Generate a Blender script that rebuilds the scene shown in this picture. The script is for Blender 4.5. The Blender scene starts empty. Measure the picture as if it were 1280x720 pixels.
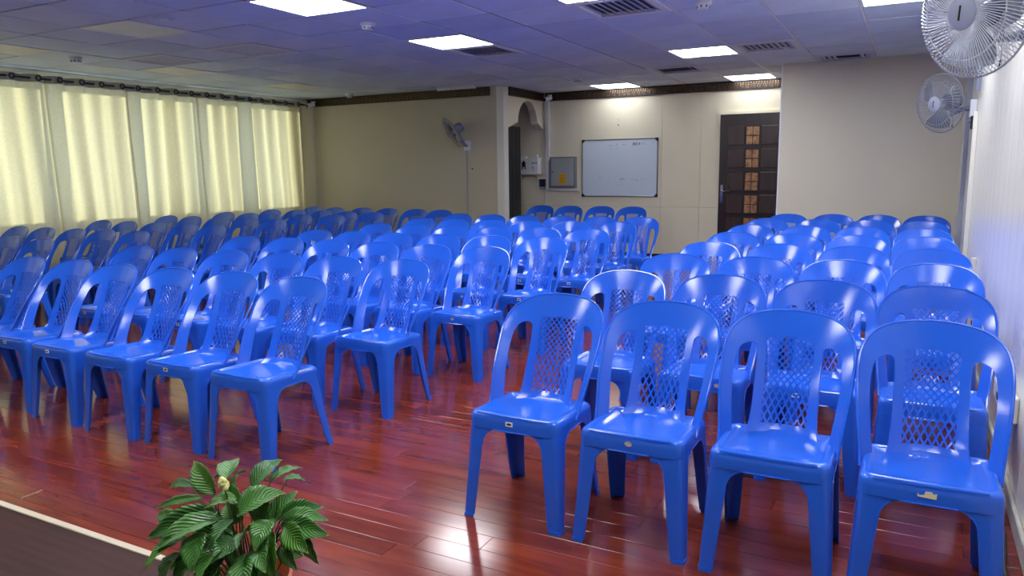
import bpy, bmesh, math, random
from mathutils import Vector, Matrix, geometry
from math import sin, cos, pi, radians, sqrt
random.seed(7)
SC = bpy.context.scene
COL = SC.collection

# ------------------------------------------------------------------ camera
cd = bpy.data.cameras.new('camera'); cam = bpy.data.objects.new('camera', cd); COL.objects.link(cam)
cd.sensor_width = 36.0; cd.lens = 36.0*942.9/1280.0; cd.clip_start = .05
right = Vector((0.8826, 0.4700, -0.0130)); fwd = Vector((-0.4643, 0.8722, -0.1526)).normalized()
RW = [[0.884, 0.468, -0.012], [-0.061, 0.141, 0.988], [-0.464, 0.872, -0.153]]
r = Vector(RW[0]); u = Vector(RW[1]); f = Vector(RW[2]).normalized()
r = (r - f*r.dot(f)).normalized(); u = r.cross(f)
cam.matrix_world = Matrix(((r.x, u.x, -f.x, 0), (r.y, u.y, -f.y, 0), (r.z, u.z, -f.z, 1.26), (0, 0, 0, 1)))
SC.camera = cam

# ------------------------------------------------------------------ world, sun, exposure
W = bpy.data.worlds.new('sky'); SC.world = W; W.use_nodes = True
bg = W.node_tree.nodes['Background']; bg.inputs[0].default_value = (.72, .84, 1, 1); bg.inputs[1].default_value = 1.5
sd = bpy.data.lights.new('sun', 'SUN'); sd.energy = 5.0; sd.angle = radians(.8); sd.color = (1, .95, .70)
sun = bpy.data.objects.new('sun', sd); COL.objects.link(sun)
sun.rotation_euler = Vector((1, .9, -.12)).to_track_quat('-Z', 'Y').to_euler()
PANEL_STRENGTH = 16.0
SC.view_settings.view_transform = 'Standard'; SC.view_settings.look = 'None'
SC.view_settings.exposure = 0.76; SC.view_settings.gamma = 1.0; SC.view_settings.use_curve_mapping = False

# ------------------------------------------------------------------ materials
def lin(c):
    return tuple(((v/255)/12.92 if v/255 <= .04045 else ((v/255+.055)/1.055)**2.4) for v in c) + (1,)
def mat(name, rgb, rough=.5, metal=0, spec=.5, coat=0, vary=0.0, scale=6, bump=0, bscale=80, stretch=(1, 1, 1), emis=None, trans=0):
    m = bpy.data.materials.new(name); m.use_nodes = True; nt = m.node_tree; N = nt.nodes; L = nt.links
    p = N['Principled BSDF']; c = lin(rgb)
    p.inputs['Base Color'].default_value = c; p.inputs['Roughness'].default_value = rough
    p.inputs['Metallic'].default_value = metal; p.inputs['Specular IOR Level'].default_value = spec
    p.inputs['Coat Weight'].default_value = coat; p.inputs['Coat Roughness'].default_value = .08
    p.inputs['Transmission Weight'].default_value = trans
    tc = N.new('ShaderNodeTexCoord'); mp = N.new('ShaderNodeMapping'); mp.inputs['Scale'].default_value = stretch
    L.new(tc.outputs['Object'], mp.inputs['Vector'])
    if vary:
        n = N.new('ShaderNodeTexNoise'); n.inputs['Scale'].default_value = scale; n.inputs['Detail'].default_value = 4
        L.new(mp.outputs[0], n.inputs['Vector'])
        rp = N.new('ShaderNodeValToRGB'); rp.color_ramp.elements[0].position = .3; rp.color_ramp.elements[1].position = .7
        rp.color_ramp.elements[0].color = tuple(x*(1-vary) for x in c[:3]) + (1,)
        rp.color_ramp.elements[1].color = tuple(min(1, x*(1+vary)) for x in c[:3]) + (1,)
        L.new(n.outputs['Fac'], rp.inputs[0]); L.new(rp.outputs[0], p.inputs['Base Color'])
    if bump:
        n2 = N.new('ShaderNodeTexNoise'); n2.inputs['Scale'].default_value = bscale
        L.new(mp.outputs[0], n2.inputs['Vector'])
        b = N.new('ShaderNodeBump'); b.inputs['Strength'].default_value = bump; b.inputs['Distance'].default_value = .004
        L.new(n2.outputs['Fac'], b.inputs['Height']); L.new(b.outputs[0], p.inputs['Normal'])
    if emis:
        p.inputs['Emission Color'].default_value = lin(emis[0]); p.inputs['Emission Strength'].default_value = emis[1]
    return m

def wood_mat():
    m = bpy.data.materials.new('red_laminate'); m.use_nodes = True; nt = m.node_tree; N = nt.nodes; L = nt.links
    p = N['Principled BSDF']
    g = N.new('ShaderNodeNewGeometry'); tc = N.new('ShaderNodeTexCoord')
    off = N.new('ShaderNodeVectorMath'); off.operation = 'SCALE'; L.new(g.outputs['Position'], off.inputs[0]); off.inputs['Scale'].default_value = 1
    rnd = N.new('ShaderNodeMath'); rnd.operation = 'MULTIPLY'; rnd.inputs[1].default_value = 37
    L.new(g.outputs['Random Per Island'], rnd.inputs[0])
    oi = N.new('ShaderNodeObjectInfo'); r2 = N.new('ShaderNodeMath'); r2.operation = 'MULTIPLY'; r2.inputs[1].default_value = 91
    L.new(oi.outputs['Random'], r2.inputs[0])
    ad = N.new('ShaderNodeMath'); L.new(rnd.outputs[0], ad.inputs[0]); L.new(r2.outputs[0], ad.inputs[1])
    cx = N.new('ShaderNodeCombineXYZ'); L.new(ad.outputs[0], cx.inputs[0]); L.new(ad.outputs[0], cx.inputs[1])
    va = N.new('ShaderNodeVectorMath'); L.new(g.outputs['Position'], va.inputs[0]); L.new(cx.outputs[0], va.inputs[1])
    mp = N.new('ShaderNodeMapping'); mp.inputs['Scale'].default_value = (1.0, 7, 1); L.new(va.outputs[0], mp.inputs['Vector'])
    n = N.new('ShaderNodeTexNoise'); n.inputs['Scale'].default_value = 2.6; n.inputs['Detail'].default_value = 2; n.inputs['Distortion'].default_value = .5
    L.new(mp.outputs[0], n.inputs['Vector'])
    rp = N.new('ShaderNodeValToRGB'); e = rp.color_ramp.elements
    e[0].position = .28; e[0].color = lin((98, 37, 24)); e[1].position = .74; e[1].color = lin((128, 55, 33))
    k = e.new(.5); k.color = lin((112, 45, 28))
    L.new(n.outputs['Fac'], rp.inputs[0])
    fr = N.new('ShaderNodeMath'); fr.operation = 'FRACT'; L.new(ad.outputs[0], fr.inputs[0])
    mr = N.new('ShaderNodeMapRange'); mr.inputs[3].default_value = .85; mr.inputs[4].default_value = 1.15; L.new(fr.outputs[0], mr.inputs[0])
    mx = N.new('ShaderNodeVectorMath'); mx.operation = 'SCALE'; L.new(rp.outputs[0], mx.inputs[0]); L.new(mr.outputs[0], mx.inputs['Scale'])
    L.new(mx.outputs[0], p.inputs['Base Color'])
    p.inputs['Roughness'].default_value = .15; p.inputs['Specular IOR Level'].default_value = .42
    return m

def curtain_mat():
    m = bpy.data.materials.new('curtain_cloth'); m.use_nodes = True; nt = m.node_tree; N = nt.nodes; L = nt.links
    N.remove(N['Principled BSDF']); out = N['Material Output']
    tc = N.new('ShaderNodeTexCoord'); n = N.new('ShaderNodeTexNoise'); n.inputs['Scale'].default_value = 55; L.new(tc.outputs['Object'], n.inputs['Vector'])
    rp = N.new('ShaderNodeValToRGB'); rp.color_ramp.elements[0].color = lin((214, 205, 174)); rp.color_ramp.elements[1].color = lin((240, 231, 198))
    L.new(n.outputs['Fac'], rp.inputs[0])
    d = N.new('ShaderNodeBsdfDiffuse'); t = N.new('ShaderNodeBsdfTranslucent'); mx = N.new('ShaderNodeMixShader'); mx.inputs[0].default_value = .36
    L.new(rp.outputs[0], d.inputs[0]); L.new(rp.outputs[0], t.inputs[0])
    b = N.new('ShaderNodeBump'); b.inputs['Strength'].default_value = .2; b.inputs['Distance'].default_value = .003
    L.new(n.outputs['Fac'], b.inputs['Height']); L.new(b.outputs[0], d.inputs['Normal'])
    L.new(d.outputs[0], mx.inputs[1]); L.new(t.outputs[0], mx.inputs[2]); L.new(mx.outputs[0], out.inputs[0])
    return m

def glass_mat():
    m = bpy.data.materials.new('window_glass'); m.use_nodes = True; nt = m.node_tree; N = nt.nodes; L = nt.links
    N.remove(N['Principled BSDF']); out = N['Material Output']
    t = N.new('ShaderNodeBsdfTransparent'); t.inputs[0].default_value = (.93, .97, .95, 1)
    g = N.new('ShaderNodeBsdfGlossy'); g.inputs['Roughness'].default_value = .02
    mx = N.new('ShaderNodeMixShader'); mx.inputs[0].default_value = .08
    L.new(t.outputs[0], mx.inputs[1]); L.new(g.outputs[0], mx.inputs[2]); L.new(mx.outputs[0], out.inputs[0])
    return m

def leaf_mat(name, a, b_, tip):
    m = bpy.data.materials.new(name); m.use_nodes = True; nt = m.node_tree; N = nt.nodes; L = nt.links
    p = N['Principled BSDF']; uv = N.new('ShaderNodeUVMap'); sx = N.new('ShaderNodeSeparateXYZ'); L.new(uv.outputs[0], sx.inputs[0])
    # veins: bands slanting away from the midrib
    ab = N.new('ShaderNodeMath'); ab.operation = 'ABSOLUTE'; L.new(sx.outputs[0], ab.inputs[0])
    m1 = N.new('ShaderNodeMath'); m1.operation = 'MULTIPLY_ADD'; L.new(ab.outputs[0], m1.inputs[0]); m1.inputs[1].default_value = -.32; L.new(sx.outputs[1], m1.inputs[2])
    m2 = N.new('ShaderNodeMath'); m2.operation = 'MULTIPLY'; L.new(m1.outputs[0], m2.inputs[0]); m2.inputs[1].default_value = 68
    sn = N.new('ShaderNodeMath'); sn.operation = 'SINE'; L.new(m2.outputs[0], sn.inputs[0])
    mr = N.new('ShaderNodeMapRange'); mr.inputs[1].default_value = -.2; mr.inputs[2].default_value = 1; mr.inputs[4].default_value = .55; L.new(sn.outputs[0], mr.inputs[0])
    mx = N.new('ShaderNodeMixRGB'); mx.inputs[1].default_value = lin(a); mx.inputs[2].default_value = lin(b_); L.new(mr.outputs[0], mx.inputs[0])
    tr = N.new('ShaderNodeMapRange'); tr.inputs[1].default_value = .93; tr.inputs[2].default_value = 1.0; L.new(sx.outputs[1], tr.inputs[0])
    mx2 = N.new('ShaderNodeMixRGB'); mx2.inputs[2].default_value = lin(tip); L.new(tr.outputs[0], mx2.inputs[0]); L.new(mx.outputs[0], mx2.inputs[1])
    L.new(mx2.outputs[0], p.inputs['Base Color']); p.inputs['Roughness'].default_value = .33
    bp = N.new('ShaderNodeBump'); bp.inputs['Strength'].default_value = .35; bp.inputs['Distance'].default_value = .002
    L.new(sn.outputs[0], bp.inputs['Height']); L.new(bp.outputs[0], p.inputs['Normal'])
    return m

M = dict(
    blue=mat('blue_plastic', (36, 96, 214), .17, spec=.5, vary=.05, scale=3),
    tile=mat('ceiling_tile_paint', (214, 226, 241), .75, vary=.06, scale=3, bump=.25, bscale=160),
    tile2=mat('ceiling_tile_grey', (204, 215, 233), .75, vary=.06, scale=3, bump=.25, bscale=160),
    tile3=mat('ceiling_tile_pale', (222, 232, 242), .75, vary=.06, scale=3, bump=.25, bscale=160),
    bar=mat('grid_bar_grey', (96, 98, 112), .5), barw=mat('grid_bar_white', (222, 222, 230), .4), void=mat('dark_void', (22, 22, 30), .8),
    diff=mat('lit_diffuser', (255, 255, 255), .5, emis=((248, 250, 255), PANEL_STRENGTH)),
    diff2=mat('dimmed_lit_diffuser', (255, 255, 255), .5, emis=((248, 250, 255), PANEL_STRENGTH*.28)),  # far panels turned down to limit glare on the far wall
    unlit=mat('unlit_diffuser', (222, 222, 210), .45, vary=.06, scale=4),
    vback=mat('vent_backing', (120, 122, 140), .6), white=mat('white_paint_metal', (226, 228, 234), .35), grille=mat('grille_grey', (196, 200, 222), .4),
    cream=mat('cream_wall_paint', (226, 219, 196), .55, vary=.03, scale=1.2), taupe=mat('taupe_wall_paint', (190, 182, 160), .5, vary=.03, scale=1.2),
    beige=mat('beige_wall_paint', (216, 208, 190), .42, vary=.03, scale=1.0),
    pvc=mat('white_wall_panel', (230, 227, 218), .22, vary=.03, scale=2, stretch=(1, 8, .4)), pvc2=mat('white_trim', (222, 220, 210), .35),
    wood=wood_mat(), stage=mat('dark_stage_laminate', (54, 26, 21), .5, spec=.25, vary=.35, scale=2.5, stretch=(1.2, 22, 1)),
    strip=mat('edge_strip', (196, 184, 160), .35), curtain=curtain_mat(), header=mat('curtain_header_shaded_cloth', (176, 172, 156), .9, bump=.3, bscale=200),  # header colour is darkened: shade above the window tops, put into the cloth
    steel=mat('brushed_steel', (150, 152, 158), .3, metal=1), dsteel=mat('dark_steel', (70, 72, 80), .35, metal=1), chrome=mat('chrome', (210, 212, 216), .12, metal=1),
    glass=glass_mat(), cornice=mat('cornice_brown', (46, 34, 34), .35, vary=.3, scale=30), gold=mat('cornice_gold', (128, 104, 76), .25, metal=.8, vary=.3, scale=20),
    board=mat('whiteboard_enamel', (206, 220, 238), .2, vary=.02, scale=2), black=mat('black_plastic', (18, 18, 22), .4), smudge=mat('marker_smudge', (150, 164, 178), .5), ink=mat('marker_ink', (46, 34, 60), .5), ink2=mat('purple_ink', (150, 96, 140), .5),
    door=mat('dark_door_wood', (36, 26, 28), .3, vary=.3, scale=5, stretch=(6, 6, .6)), doorp=mat('door_panel_wood', (54, 36, 34), .35, vary=.3, scale=5, stretch=(6, 6, .6)),
    amber=mat('amber_glass', (166, 124, 92), .2, vary=.4, scale=18), charcoal=mat('charcoal_door', (32, 32, 38), .5),
    mot2=mat('cabinet_edge_grey', (112, 118, 122), .45), ebox=mat('grey_steel_box', (158, 164, 168), .4), yellow=mat('yellow_sticker', (226, 168, 24), .5), navy=mat('navy_plastic', (28, 38, 62), .3), pipe=mat('conduit_white', (206, 206, 210), .4), pipeg=mat('conduit_grey', (150, 156, 172), .4),
    fang=mat('fan_grey', (150, 156, 174), .4), fanw=mat('fan_pale_wire', (206, 208, 214), .35), blade=mat('fan_blade', (140, 146, 160), .25, trans=.75), mot=mat('fan_motor', (120, 126, 150), .4),
    terra=mat('terracotta', (190, 84, 40), .55, vary=.1, scale=8), soil=mat('potting_soil', (40, 28, 22), .95, vary=.4, scale=40, bump=1, bscale=60),
    leaf=leaf_mat('leaf_green', (52, 108, 38), (116, 170, 80), (206, 196, 80)), leaf2=leaf_mat('leaf_deep_green', (38, 90, 32), (94, 148, 68), (190, 180, 80)), leafy=leaf_mat('leaf_yellowing', (52, 110, 30), (128, 170, 60), (226, 206, 60)),
    stem=mat('petiole', (70, 92, 40), .5), flower=mat('cream_flower', (226, 226, 140), .6), lab=mat('sticker_white', (225, 225, 225), .4), labk=mat('sticker_print', (20, 24, 40), .5), cream2=mat('torn_label_paper', (222, 212, 176), .7), foil=mat('silver_foil_label', (200, 200, 205), .3, metal=.8),
    cable=mat('black_cable', (20, 20, 22), .5), marble=mat('skirting_stone', (190, 186, 172), .3, vary=.2, scale=7), outw=mat('outer_render', (200, 196, 186), .8),
)

# ------------------------------------------------------------------ helpers
class MB:
    def __init__(s): s.v = []; s.f = []; s.mi = []; s.cur = 0; s.uv = {}
    def add(s, vs, fs):
        o = len(s.v); s.v += [tuple(v) for v in vs]; s.f += [tuple(i+o for i in q) for q in fs]; s.mi += [s.cur]*len(fs)
    def box(s, x0, x1, y0, y1, z0, z1, b=0):
        if b:
            s.cham(x0, x1, y0, y1, z0, z1, b); return
        s.add([(x, y, z) for x in (x0, x1) for y in (y0, y1) for z in (z0, z1)], [(0, 1, 3, 2), (4, 6, 7, 5), (0, 4, 5, 1), (2, 3, 7, 6), (0, 2, 6, 4), (1, 5, 7, 3)])
    def cham(s, x0, x1, y0, y1, z0, z1, b):
        bm = bmesh.new(); bmesh.ops.create_cube(bm, size=1)
        for v in bm.verts: v.co = Vector(((x0+x1)/2+v.co.x*(x1-x0), (y0+y1)/2+v.co.y*(y1-y0), (z0+z1)/2+v.co.z*(z1-z0)))
        bmesh.ops.bevel(bm, geom=bm.edges[:], offset=b, segments=1, affect='EDGES', clamp_overlap=True)
        bm.verts.index_update(); s.add([v.co[:] for v in bm.verts], [[v.index for v in q.verts] for q in bm.faces]); bm.free()
    def tube(s, pts, rad, n=8, caps=True, closed=False):
        pts = [Vector(p) for p in pts]; k = len(pts); rs = rad if isinstance(rad, (list, tuple)) else [rad]*k
        vs = []; pn = None
        for i, p in enumerate(pts):
            if closed: t = pts[(i+1) % k]-pts[i-1]
            else: t = pts[min(i+1, k-1)]-pts[max(i-1, 0)]
            t.normalize()
            if pn is None: a = Vector((0, 0, 1)) if abs(t.z) < .9 else Vector((1, 0, 0)); pn = t.cross(a).normalized()
            else: pn = (pn-t*pn.dot(t)).normalized()
            bn = t.cross(pn)
            for j in range(n):
                a = 2*pi*j/n; vs.append(p+pn*cos(a)*rs[i]+bn*sin(a)*rs[i])
        fs = []
        for i in range(k if closed else k-1):
            for j in range(n):
                a = i*n+j; b = i*n+(j+1) % n; i2 = (i+1) % k; fs.append((a, b, i2*n+(j+1) % n, i2*n+j))
        if caps and not closed: fs += [tuple(range(n-1, -1, -1)), tuple((k-1)*n+j for j in range(n))]
        s.add(vs, fs)
    def lathe(s, prof, c=(0, 0, 0), n=24, axis=None):
        c = Vector(c); A = Vector(axis or (0, 0, 1)).normalized(); X = A.orthogonal().normalized(); Y = A.cross(X)
        vs = []; fs = []
        for (rr, h) in prof:
            for j in range(n): a = 2*pi*j/n; vs.append(c+A*h+X*cos(a)*rr+Y*sin(a)*rr)
        for i in range(len(prof)-1):
            for j in range(n): fs.append((i*n+j, i*n+(j+1) % n, (i+1)*n+(j+1) % n, (i+1)*n+j))
        fs += [tuple(range(n-1, -1, -1)), tuple((len(prof)-1)*n+j for j in range(n))]
        s.add(vs, fs)
    def prism(s, poly, y0, y1, plane='xz'):
        k = len(poly)
        def P(a, b, d): return (a, d, b) if plane == 'xz' else ((d, a, b) if plane == 'yz' else (a, b, d))
        s.add([P(a, b, y0) for a, b in poly]+[P(a, b, y1) for a, b in poly], [tuple(range(k)), tuple(range(2*k-1, k-1, -1))]+[(i, (i+1) % k, (i+1) % k+k, i+k) for i in range(k)])
    def data(s, name, mats, smooth=None):
        me = bpy.data.meshes.new(name); me.from_pydata(s.v, [], s.f)
        for m_ in (mats if isinstance(mats, (list, tuple)) else [mats]): me.materials.append(m_)
        me.polygons.foreach_set('material_index', s.mi)
        bm = bmesh.new(); bm.from_mesh(me); bmesh.ops.recalc_face_normals(bm, faces=bm.faces); bm.to_mesh(me); bm.free()
        if smooth is not None:
            me.polygons.foreach_set('use_smooth', [True]*len(me.polygons))
            me.set_sharp_from_angle(angle=radians(smooth))
        return me
    def build(s, name, mats, parent=None, smooth=None, loc=None):
        o = bpy.data.objects.new(name, s.data(name, mats, smooth)); COL.objects.link(o)
        if parent: o.parent = parent
        if loc: o.location = loc
        return o
def tag(o, label=None, cat=None, group=None, kind=None):
    if label: o['label'] = label
    if cat: o['category'] = cat
    if group: o['group'] = group
    if kind: o['kind'] = kind
    return o
def empty(name, loc, rz=0, label=None, cat=None, group=None):
    o = bpy.data.objects.new(name, None); COL.objects.link(o); o.location = loc; o.rotation_euler = (0, 0, rz); o.empty_display_size = .1
    return tag(o, label, cat, group)
def inst(me, name, parent=None, loc=(0, 0, 0), rot=None):
    o = bpy.data.objects.new(name, me); COL.objects.link(o); o.location = loc
    if rot: o.rotation_euler = rot
    if parent: o.parent = parent
    return o
def Bx(name, m_, dims, parent=None, b=0):
    q = MB(); q.box(*dims, b=b); return q.build(name, m_, parent)

# ================================================================== SETTING
H = 2.40; XL = -8.62; XC0 = -8.40; XR = .385; YB = 9.2; YR = 9.1; YF = 10.45; YN = -2.2
OX, OY, T = -2.8284, 5.0118, .6
# ---- floor
floor = Bx('floor', M['void'], (XL-.1, XR+.1, YN, YF+.3, -.06, -.004)); tag(floor, 'glossy red brown wood laminate floor of narrow staggered planks', kind='structure')
PW = .0935
def in_view(x, y, z, pad=40):
    d = Vector((x, y, z-1.26)); zc = d.dot(f)
    if zc < .2: return False
    px = 640+942.9*d.dot(r)/zc; py = 360-942.9*d.dot(u)/zc
    return -pad < px < 1280+pad and -pad < py < 720+pad
rng = random.Random(3); planks = []
k = 0
while 1.36+PW*k < YF:
    y0 = 1.393+PW*(k-0)  ; L_ = 1.2; x = XL-rng.random()*L_
    if k == 11: x = -2.0-1.2*6
    if k == 10: x = -1.745-1.2*6
    while x < XR:
        planks.append((max(x, XL), min(x+L_, XR), y0, min(y0+PW, YF+.2))); x += L_
    k += 1
vis = sorted([p for p in planks if any(in_view(a, p[2], 0) for a in (p[0], (p[0]+p[1])/2, p[1]))], key=lambda p: (p[2])**2+((p[0]+p[1])/2)**2*.6)
near = set(vis[:298]); rest = MB()
def plank(q, x0, x1, y0, y1):
    g = .0005; b = .0009
    q.add([(x0+g, y0+g, -.01), (x1-g, y0+g, -.01), (x1-g, y1-g, -.01), (x0+g, y1-g, -.01), (x0+g, y0+g, -b), (x1-g, y0+g, -b), (x1-g, y1-g, -b), (x0+g, y1-g, -b),
           (x0+g+b, y0+g+b, 0), (x1-g-b, y0+g+b, 0), (x1-g-b, y1-g-b, 0), (x0+g+b, y1-g-b, 0)],
          [(0, 1, 5, 4), (1, 2, 6, 5), (2, 3, 7, 6), (3, 0, 4, 7), (4, 5, 9, 8), (5, 6, 10, 9), (6, 7, 11, 10), (7, 4, 8, 11), (8, 9, 10, 11)])
for p in planks:
    if p in near:
        q = MB(); plank(q, 0, p[1]-p[0], 0, p[3]-p[2]); o = q.build('floor_plank', M['wood'], floor, loc=(p[0], p[2], 0))
    else: plank(rest, *p)
o = rest.build('floor_plank_field', M['wood'], floor); o['kind'] = 'stuff'

# ---- stage in the near left corner
st = empty('stage_platform', ((XL+XR)/2, -.3, 0), label='low dark brown laminate stage in the near left corner beside the potted plant', cat='platform')
def W2(o, par):  # keep world placement
    o.parent = par; o.matrix_parent_inverse = Matrix.Translation(par.location).inverted(); return o
W2(Bx('deck', M['stage'], (XL+.02, XR-.012, YN+.02, 1.372, .002, .118)), st)
W2(Bx('riser', M['stage'], (XL+.02, XR-.012, 1.372, 1.380, .002, .110)), st)
W2(Bx('edge_strip', M['strip'], (XL+.02, XR-.012, 1.363, 1.388, .1105, .1225), b=.002), st)

# ---- ceiling
ceil = Bx('ceiling', M['void'], (XL-.1, XR+.1, YN, YF+.3, H+.05, H+.12)); tag(ceil, 'suspended ceiling of square lavender grey tiles in a metal grid', kind='structure')
LIT = {(-2, -2), (-2, 1), (1, -1), (1, 4), (-2, 8), (1, 8), (4, 1), (-2, -5), (1, -4), (4, -2), (1, -7), (-2, -8), (4, -6), (4, 4)}
LIT.discard((4, 4))
DIM = {(-5, -2), (-8, -2), (-8, 1), (-8, 4)}
VENT = {(1, 0): 0, (-2, 2): 0, (2, 4): 1, (0, 6): 2, (3, 6): 2, (-5, 0): 3, (-7, 0): 3}
PERF = {(-7, 2)}
i0, i1, j0, j1 = -10, 6, -12, 10
def tile_mesh(nm, w, d, m_):
    q = MB(); g = .010; b = .004
    q.add([(g, g, .03), (w-g, g, .03), (w-g, d-g, .03), (g, d-g, .03), (g, g, b), (w-g, g, b), (w-g, d-g, b), (g, d-g, b), (g+b, g+b, 0), (w-g-b, g+b, 0), (w-g-b, d-g-b, 0), (g+b, d-g-b, 0)],
          [(0, 1, 5, 4), (1, 2, 6, 5), (2, 3, 7, 6), (3, 0, 4, 7), (4, 5, 9, 8), (5, 6, 10, 9), (6, 7, 11, 10), (7, 4, 8, 11), (8, 9, 10, 11)])
    return q.data(nm, m_)
cache = {}
stuff = MB(); rt = random.Random(11)
for i in range(i0, i1):
    for j in range(j0, j1):
        x0, x1 = max(OX+T*i, XL), min(OX+T*(i+1), XR); y0, y1 = max(OY+T*j, YN), min(OY+T*(j+1), YF)
        if x1-x0 < .03 or y1-y0 < .03 or (i, j) in LIT or (i, j) in DIM or (i, j) in VENT: continue
        mk = rt.choice(['tile', 'tile', 'tile2', 'tile3'])
        if any(in_view(a, b, H, 5) for a in (x0, x1, (x0+x1)/2) for b in (y0, y1, (y0+y1)/2)):
            key = (round(x1-x0, 3), round(y1-y0, 3), mk)
            if key not in cache: cache[key] = tile_mesh('ceiling_tile', key[0], key[1], M[mk])
            if (i, j) in PERF:
                q = MB(); q.cur = 0; q.box(.01, .59, .01, .59, .002, .03)
                q.cur = 1
                for a in range(9):
                    for b in range(2): q.box(.04+a*.06, .07+a*.06, .05+b*.27, .28+b*.27, -.003, .002)
                inst(q.data('ceiling_tile', [M['tile2'], M['tile3']]), 'ceiling_tile', ceil, (x0, y0, H)); continue
            o = inst(cache[key], 'ceiling_tile', ceil, (x0, y0, H+rt.uniform(0, .003)), (rt.uniform(-.003, .003), rt.uniform(-.003, .003), 0))
        else: stuff.box(x0+.01, x1-.01, y0+.01, y1-.01, H, H+.03)
o = stuff.build('ceiling_tile_field', M['tile'], ceil); o['kind'] = 'stuff'
gb = MB()
for i in range(i0, i1+1):
    x = OX+T*i
    if XL < x < XR: gb.cur = 1 if i >= 1 else 0; gb.box(x-.0095, x+.0095, YN, YF, H+(.001 if i >= 1 else .006), H+.03)
gb.cur = 0
for j in range(j0, j1+1):
    y = OY+T*j
    if YN < y < YF: gb.box(XL, XR, y-.0095, y+.0095, H+.008, H+.029)
o = gb.build('ceiling_grid', [M['bar'], M['barw']], ceil); o['kind'] = 'stuff'
# light panels
def light_panel(i, j, lit, label):
    far_ = j == 8
    t = empty('ceiling_light', (OX+T*(i+.5), OY+T*(j+.5), H), label=label, cat='ceiling light', group='lit square ceiling lights' if lit else 'unlit square ceiling lights')
    q = MB(); a, b = .29, .272
    for (x0, x1, y0, y1) in ((-a, a, -a, -b), (-a, a, b, a), (-a, -b, -b, b), (b, a, -b, b)): q.box(x0, x1, y0, y1, -.004, .03)
    q.build('frame', M['white'], t)
    q = MB(); q.box(-b, b, -b, b, .0, .02); q.build('diffuser', (M['diff2'] if far_ else M['diff']) if lit else M['unlit'], t)
LN = {(-2, -2): 'lit square ceiling light at the top edge, largest and nearest the curtains', (-2, 1): 'lit square ceiling light in mid ceiling beside a slatted vent, above the middle chairs',
      (1, -1): 'lit square ceiling light at the top edge, directly before a large slatted vent', (1, 4): 'lit square ceiling light right of centre, beyond the large slatted vent',
      (-2, 8): 'small far lit ceiling light above the whiteboard', (1, 8): 'far lit ceiling light touching the cornice above the dark door', (4, 1): 'lit ceiling light cut by the top edge beside the wall fans'}
UN = {(-5, -2): 'pale unlit square ceiling light, largest of those near the curtains', (-8, -2): 'pale unlit ceiling light at the left picture edge', (-8, 1): 'small pale unlit ceiling light right above the left curtains', (-8, 4): 'far pale unlit ceiling light over the far curtains'}
BN = {(-2, -5): 'added ceiling light just out of view before the largest one', (1, -4): 'added ceiling light over the near edge of the floor, out of view', (4, -2): 'added ceiling light above the front right chairs, out of view', (1, -7): 'added unseen ceiling light over the stage, centre', (-2, -8): 'added unseen ceiling light over the stage, toward the curtains', (4, -6): 'added unseen ceiling light over the stage, beside the white wall'}  # unseen panels added to brighten the front of the room
for c in sorted(LIT): light_panel(*c, True, LN.get(c, BN.get(c)))
for c in sorted(DIM): light_panel(*c, False, UN[c])
VL = {(1, 0): 'large slatted air vent at the top edge beside the lit light', (-2, 2): 'slatted air vent touching the mid ceiling light', (2, 4): 'white slatted air vent right of the lit light near the corner block', (0, 6): 'dark half open air vent above the far wall and dark door',
      (3, 6): 'dark slot vent cut off by the beige corner wall', (-5, 0): 'white framed square air vent, right one of the pair near the curtains', (-7, 0): 'white framed square air vent, left one nearest the curtains'}
for (i, j), kd in VENT.items():
    t = empty('ceiling_vent', (OX+T*(i+.5), OY+T*(j+.5), H), label=VL[(i, j)], cat='vent', group='square ceiling air vents')
    y1 = min(.29, YR-.005-(OY+T*(j+.5))) if i == 3 else .29
    a = .29; b = .235 if kd != 3 else .262
    q = MB()
    for (x0, x1, ya, yb) in ((-a, a, -a, -b), (-a, a, b if y1 == .29 else y1-.02, y1), (-a, -b, -b, min(b, y1-.02)), (b, a, -b, min(b, y1-.02))): q.box(x0, x1, ya, yb, -.008, .02, b=.003)
    q.build('frame', M['barw'] if kd != 2 else M['grille'], t)
    q = MB(); q.box(-b, b, -b, min(b, y1-.02), .022, .032); q.build('backing', M['void'] if kd == 2 else (M['grille'] if kd == 3 else M['vback']), t)
    ns = 9; me = None
    top = min(b, y1-.02)
    for s_ in range(ns):
        x = -b+(s_+.5)*2*b/ns
        if kd == 2 and 2 < s_ < 7: continue
        if me is None:
            q = MB(); w = .023 if kd != 3 else .026; h1, h0 = (.016, -.004) if kd != 3 else (.006, .002); q.add([(-w, -b, h1), (w, -b, h0), (w, top, h0), (-w, top, h1), (-w, -b, h1+.003), (w, -b, h0+.003), (w, top, h0+.003), (-w, top, h1+.003)], [(0, 1, 2, 3), (7, 6, 5, 4), (0, 4, 5, 1), (1, 5, 6, 2), (2, 6, 7, 3), (3, 7, 4, 0)])
            me = q.data('slat', M['grille'])
        inst(me, 'slat', t, (x, 0, 0))
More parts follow.
